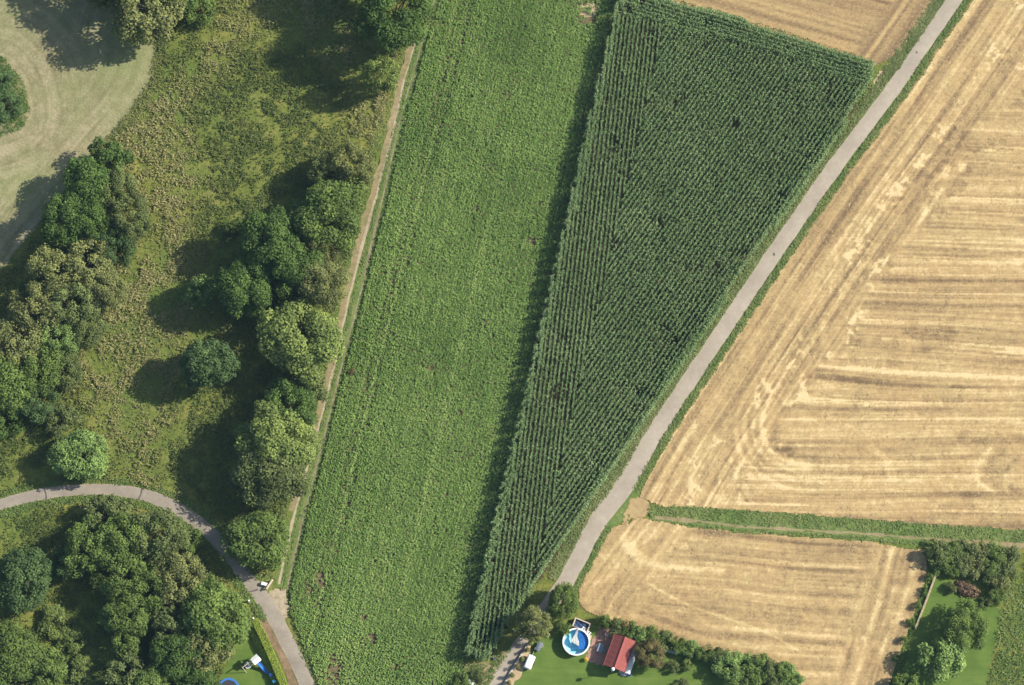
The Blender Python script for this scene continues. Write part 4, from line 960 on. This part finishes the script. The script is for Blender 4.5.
for i, (a, b, l_, r_) in enumerate([(597.5, 646.5, 'grey garden chair on the pool side of the patio table', R(70)), (603.5, 650, 'grey garden chair on the shed side of the patio table', R(-110))]):
    x, y = P(a, b, .4); t = thing('garden_chair', l_, 'chair', (x, y, .045), r_ + rz)
    obj('seat', MB().box((0, 0, .42), (.48, .46, .04)), MATS['blue_grey_paint'], t); obj('backrest', MB().box((0, .24, .72), (.48, .04, .5)), MATS['blue_grey_paint'], t)
    for p_ in (-1, 1):
        for q_ in (-1, 1): obj('leg', MB().tube([(p_ * .2, q_ * .2, .41), (p_ * .22, q_ * .22, 0)], .02, 6), MATS['blue_grey_paint'], t)
x, y = P(586, 659.5, .3); t = thing('flower_pot', 'pot of yellow flowers at the lower corner of the patio', 'flower pot', (x, y, .045))
obj('pot', MB().lathe([(.16, 0), (.24, .32), (.26, .32), (.26, .37), (.22, .37), (.20, .3)], 16), TERRA, t)
q = 240; g = rng.normal(0, 1, (q, 3)); g /= np.linalg.norm(g, axis=1)[:, None]; g[:, 2] = abs(g[:, 2]); V, F, T = leaf_quads(g * np.array([.36, .36, .34]) + (0, 0, .38), g, .11, rng.random(q)); obj('flowers', mesh_np('flowers', V, F, {'tint': T}), YELF, t)
x, y = P(612.0, 671.5); t = thing('globe_lamp', 'white globe lamp on a thin pole at the lower end of the shed', 'lamp', (x, y, .024))
obj('pole', MB().tube([(0, 0, -.05), (0, 0, 3.6)], [.05, .035], 8), GREYM, t)
rr_ = .33; obj('globe', MB().lathe([(rr_ * math.sin(a), 3.9 - rr_ * math.cos(a)) for a in np.linspace(.12, math.pi - .02, 12)], 18).mesh('globe', True), WHITE, t); obj('base_plate', MB().box((0, 0, .02), (.3, .3, .05)), GREYM, t)
x, y = P(670, 651.5, .4); t = thing('plank_bench', 'long pale blue plank bench in the shade of the hedge', 'bench', (x, y, .03), rot_to(662.3, 649.3, 677.6, 653.7))
for k in (-1, 1): obj('seat_plank', MB().box((k * .13, 0, .45), (.22, 2.7, .05)), plain('pale_blue_paint', (.45, .55, .64), .6, .1) if k < 0 else MATS['pale_blue_paint'], t)
for k in (-1, 0, 1):
    for e in (-1, 1): obj('leg', MB().box((e * .16, k * 1.1, .21), (.06, .06, .43)), MATS['pale_blue_paint'], t)

# covered trailer
x, y = P(529.5, 662, .7); rt = rot_to(526, 670, 532.5, 654)
t = thing('covered_trailer', 'small trailer under a domed white cover beside the driveway', 'trailer', (x, y, .03), rt)
obj('bed', MB().box((0, 0, .55), (1.25, 2.3, .30)), GREYM, t)
vv = []; n1, n2 = 14, 20
for i in range(n1 + 1):
    for k in range(n2 + 1):
        u, v_ = i / n1 * 2 - 1, k / n2 * 2 - 1; ex = (1 - abs(u) ** 5) ** .2 if abs(u) < 1 else 0; ey = (1 - abs(v_) ** 7) ** .143 if abs(v_) < 1 else 0
        vv.append((u * .69 * (.9 + .1 * ey), v_ * 1.28 * (.93 + .07 * ex), .62 + .52 * ex * ey * (1 - .12 * u * u - .08 * v_ * v_)))
ff = [(i * (n2 + 1) + k, (i + 1) * (n2 + 1) + k, (i + 1) * (n2 + 1) + k + 1, i * (n2 + 1) + k + 1) for i in range(n1) for k in range(n2)]
obj('cover', MB().add(vv, ff).mesh('cover', True), WHITE, t)
for e in (-1, 1):
    wh = obj('wheel', MB().tube([(e * .68, -.1, .29), (e * .84, -.1, .29)], .29, 18), RUBBER, t); obj('rim', MB().tube([(e * .845, -.1, .29), (e * .855, -.1, .29)], .17, 14), GREYM, wh)
    obj('mudguard', MB().box((e * .77, -.1, .63), (.22, .75, .03)), RUBBER, t)
obj('drawbar', MB().tube([(0, 1.1, .5), (0, 2.0, .47)], .04, 6), GREYM, t); obj('jockey_wheel', MB().tube([(-.04, 1.75, .12), (.04, 1.75, .12)], .12, 12).tube([(0, 1.75, .12), (0, 1.75, .5)], .025, 6), RUBBER, t)
# sheeted cart
x, y = P(538.9, 646.5, .5); t = thing('garden_cart', 'garden cart under a dark grey sheet next to the olive-brown tree', 'cart', (x, y, .03), rt + R(-8))
obj('tray', MB().box((0, 0, .45), (.85, 1.5, .28)), GREYM, t)
n1 = 12; vv = [((i / n1 - .5) * .95, (k / n1 - .5) * 1.65, .62 + .18 * math.cos((i / n1 - .5) * 2.6) * math.cos((k / n1 - .5) * 2.2) + .03 * math.sin(i * 1.7 + k) + .02 * rng.random()) for i in range(n1 + 1) for k in range(n1 + 1)]
ff = [(i * (n1 + 1) + k, (i + 1) * (n1 + 1) + k, (i + 1) * (n1 + 1) + k + 1, i * (n1 + 1) + k + 1) for i in range(n1) for k in range(n1)]
obj('sheet', MB().add(vv, ff).mesh('sheet', True), plain('dark_sheet', (.13, .15, .17), .5, .3), t)
for e in (-1, 1): wh = obj('wheel', MB().tube([(e * .44, -.3, .24), (e * .53, -.3, .24)], .24, 16), RUBBER, t); obj('rim', MB().tube([(e * .535, -.3, .24), (e * .545, -.3, .24)], .13, 12), GREYM, wh)
for e in (-1, 1): obj('handle', MB().tube([(e * .3, .7, .5), (e * .3, 1.35, .72)], .022, 6), GREYM, t)

# low walls
TANST = plain('tan_stone', (.36, .30, .17), .95, .3, 3)
def low_wall(line, wd, ht, label, STONE=STONE, name='low_wall'):
    q = resample(P2(line), .62); c = q.mean(0); o = thing(name, label, 'wall', (c[0], c[1], 0)); rise = []
    body = MB()
    for i in range(len(q) - 1):
        a, b = q[i] - c, q[i + 1] - c; L = float(np.hypot(*(b - a))); an_ = math.atan2(b[1] - a[1], b[0] - a[0]); md = (a + b) / 2
        body.box((md[0], md[1], ht / 2 - .05), (L + .01 * (i % 2), wd * .82 + .004 * (i % 3), ht + .1), an_)
        obj('coping_stone', MB().box((md[0], md[1], ht + .03 + .005 * rng.random()), (L - .025, wd * (.97 + .06 * rng.random()), .06), an_ + rng.normal(0, .012)), STONE, o)
    obj('masonry', body, STONE, o); return o
low_wall([(526.8, 647), (518, 660.5), (510, 674), (504, 685), (480, 724)], .32, .42, 'low pale stone wall edging the driveway')
low_wall([(938.5, 567), (927, 598), (915, 629)], .34, .45, 'low tan stone garden wall on the left of the corner lawn', TANST)
x, y = P(514.7, 630.6, .4); t = thing('stone_post', 'pale stone post with a ball top where the driveway starts', 'post', (x, y, .02)); obj('shaft', MB().box((0, 0, .4), (.36, .36, .86), 0, .9), STONE, t); obj('ball', MB().lathe([(.2 * math.sin(a), 1.0 - .2 * math.cos(a)) for a in np.linspace(.05, math.pi - .03, 10)], 14).mesh('ball', True), STONE, t)
x, y = P(470.8, 682.5, .3); t = thing('garden_chest', 'white garden chest in the weeds at the bottom edge', 'chest', (x, y, .03), R(-30)); obj('body', MB().box((0, 0, .25), (1.1, .55, .5)), WHITE, t, .02); ldd = obj('lid', MB().box((0, 0, .54), (1.16, .61, .07)), WHITE, t, .02); obj('handle', MB().box((0, -.32, .54), (.2, .03, .03)), GREYM, ldd)

# play corner beside the clipped hedge
x, y = P(256.3, 660, 1.4); th_ = rot_to(257.5, 663.5, 266, 673.5)
t = thing('play_tower', 'wooden play tower with a white roof and blue slide in the hedged garden', 'play tower', (x, y, .025), th_)
for a in (-1, 1):
    for b in (-1, 1): obj('leg', MB().box((a * .5, b * .5, 1.1), (.09, .09, 2.25)), PINEW, t)
for k in range(6): obj('deck_board', MB().box((0, -.5 + k * .2, 1.15), (1.1, .18, .04)), PINEW, t)
for a in (-1, 1): obj('rail', MB().box((a * .53, 0, 1.55), (.04, 1.0, .5)), PINEW, t)
obj('roof', MB().add([(-.72, -.68, 2.2), (.72, -.68, 2.2), (.72, .68, 2.2), (-.72, .68, 2.2), (-.72, 0, 2.55), (.72, 0, 2.55)], [(0, 1, 5, 4), (2, 3, 4, 5), (0, 4, 3), (1, 2, 5), (3, 2, 1, 0)]), WHITE, t)
vv = []; prof = [(.55, 1.18), (.8, 1.14), (1.5, .66), (2.2, .28), (2.7, .18), (2.95, .17)]
for yy, zz in prof: vv += [(-.28, yy, zz + .16), (-.25, yy, zz), (.25, yy, zz), (.28, yy, zz + .16)]
ff = [(i * 4 + k, i * 4 + k + 1, i * 4 + k + 5, i * 4 + k + 4) for i in range(5) for k in range(3)]
o = obj('slide', MB().add(vv, ff), BLUEP, t); so_ = o.modifiers.new('thick', 'SOLIDIFY'); so_.thickness = .03
bmx = Matrix.Rotation(R(0), 4, 'Z')
obj('swing_beam', MB().tube([(.5, -.3, 2.1), (2.7, -.5, 2.1)], .06, 8), PINEW, t)
for e in (-1, 1): obj('swing_leg', MB().tube([(2.65, -.5, 2.1), (2.72, -.5 - e * .85, 0)], .05, 8), PINEW, t)
nest = obj('nest_swing', MB().tube([(1.7 + .55 * math.cos(a), -.4 + .55 * math.sin(a), .55) for a in np.linspace(0, 2 * math.pi, 25)], .05, 6), WHITE, t)
obj('netting', MB().add([(1.7 + p_[0], -.4 + p_[1], p_[2]) for p_ in disc(.52, .50, 20)], [tuple(range(20))]), plain('net_grey', (.28, .28, .27), .9, .3, 8), nest)
for a in (0, 1, 2, 3): obj('rope', MB().tube([(1.7 + .53 * math.cos(a * 1.57 + .8), -.4 + .53 * math.sin(a * 1.57 + .8), .55), (1.9 - .4 * (a in (1, 2)), -.42, 2.1)], .012, 5), GREYM, nest)
x, y = P(228.5, 689, .7); t = thing('trampoline', 'round trampoline with a blue padded edge at the bottom edge', 'trampoline', (x, y, .025))
obj('edge_pad', MB().lathe([(1.55, .78), (1.9, .78), (1.92, .82), (1.9, .86), (1.55, .85), (1.55, .78)], 36, cap=False), BLUEP, t); obj('mat', MB().lathe([(.02, .80), (1.56, .80), (1.56, .81), (.02, .81)], 36), DARKM, t)
for i in range(6):
    a = i * math.pi / 3 + .2; obj('leg', MB().tube([(1.8 * math.cos(a), 1.8 * math.sin(a), .8), (1.85 * math.cos(a), 1.85 * math.sin(a), 0)], .025, 6), GREYM, t)
for a, b, mm, lb in ((273.6, 675, BLUEP, 'blue water barrel against the clipped hedge, nearer the play tower'), (276.8, 681.5, TEALP, 'teal water barrel against the clipped hedge, nearer the bottom edge')):
    x, y = P(a - 2.5, b, .4); t = thing('water_barrel', lb, 'barrel', (x, y, .025)); obj('body', MB().lathe([(.27, 0), (.31, .2), (.33, .45), (.31, .7), (.27, .9), (.24, .9), (.22, .86)], 20).mesh('body', True), mm, t); obj('lid', MB().lathe([(.25, .9), (.28, .9), (.28, .94), (.1, .96)], 20), mm, t)
# culvert headwall with rail, posts
x, y = P(264.4, 584, .3); t = thing('culvert_headwall', 'white culvert headwall where the farm track meets the lane', 'headwall', (x, y, .02), R(-15)); obj('block', MB().box((0, 0, .25), (.95, .45, .6)), WHITE, t, .02); obj('capping', MB().box((0, 0, .58), (1.05, .55, .07)), WHITE, t, .01)
x, y = P(269.8, 584.5, .4); t = thing('wooden_rail', 'short pale wooden rail beside the white headwall', 'rail', (x, y, .02), rot_to(266.7, 589, 272.8, 580))
for k in (-1, 1): obj('post', MB().box((0, k * .85, .4), (.12, .12, .85)), PINEW, t)
for k in (0, 1): obj('rail', MB().box((.09, 0, .42 + k * .32), (.06, 2.0, .16)), PINEW, t)
obj('top_board', MB().box((0, 0, .86), (.26, 2.0, .05)), PINEW, t)
for a, b, lb in ((253.4, 618.5, 'white marker post at the upper end of the clipped hedge'), (249, 601, 'white marker post on the lane verge above the clipped hedge')):
    x, y = P(a, b, .4); t = thing('marker_post', lb, 'post', (x, y, .02)); obj('shaft', MB().box((0, 0, .42), (.22, .22, .9)), WHITE, t, .02); obj('cap', MB().box((0, 0, .89), (.28, .28, .05), 0, .5), WHITE, t)

# tar joints and patches on the lanes
TAR = plain('tar', (.10, .085, .075), .8, .2, 6)
def joint(a, b, wd, i):
    nm = 'tar_joint'; struct(nm, ribbon(nm, [(a[0], a[1], wd), ((a[0] + b[0]) / 2 + .4, (a[1] + b[1]) / 2, wd * .7), (b[0], b[1], wd)], .095, .02, .25, 2), TAR)
joint((44.5, 488.5), (46.5, 499.5), .30, 0); joint((142, 489), (138.5, 500), .28, 1); joint((258, 589.5), (247, 592.5), .26, 2)
for a, b, r_ in ((916.5, 52.5, .26), (774, 254.5, .3)):
    x, y = P(a, b); struct('tar_patch', mesh_np('tar_patch', np.array([(x + r_ * math.cos(k_ * .785) * (.6 + .4 * random.random()), y + r_ * 1.3 * math.sin(k_ * .785) * (.6 + .4 * random.random()), .097) for k_ in range(8)]), np.array([list(range(8))])), TAR)

# ------------------------------------------------------------------ summer haze in the air
hz, t = new_mat('summer_haze')
pv = N(t, 'ShaderNodeVolumePrincipled'); pv.inputs['Color'].default_value = (.45, .74, 1.0, 1); pv.inputs['Density'].default_value = .00006; pv.inputs['Anisotropy'].default_value = .2
ov = N(t, 'ShaderNodeOutputMaterial'); t.links.new(pv.outputs[0], ov.inputs['Volume'])
tag(obj('haze', MB().box((0, 0, 219), (6100, 6100, 440)), hz), 'thin summer haze in the air over the fields', 'haze', None, 'stuff')
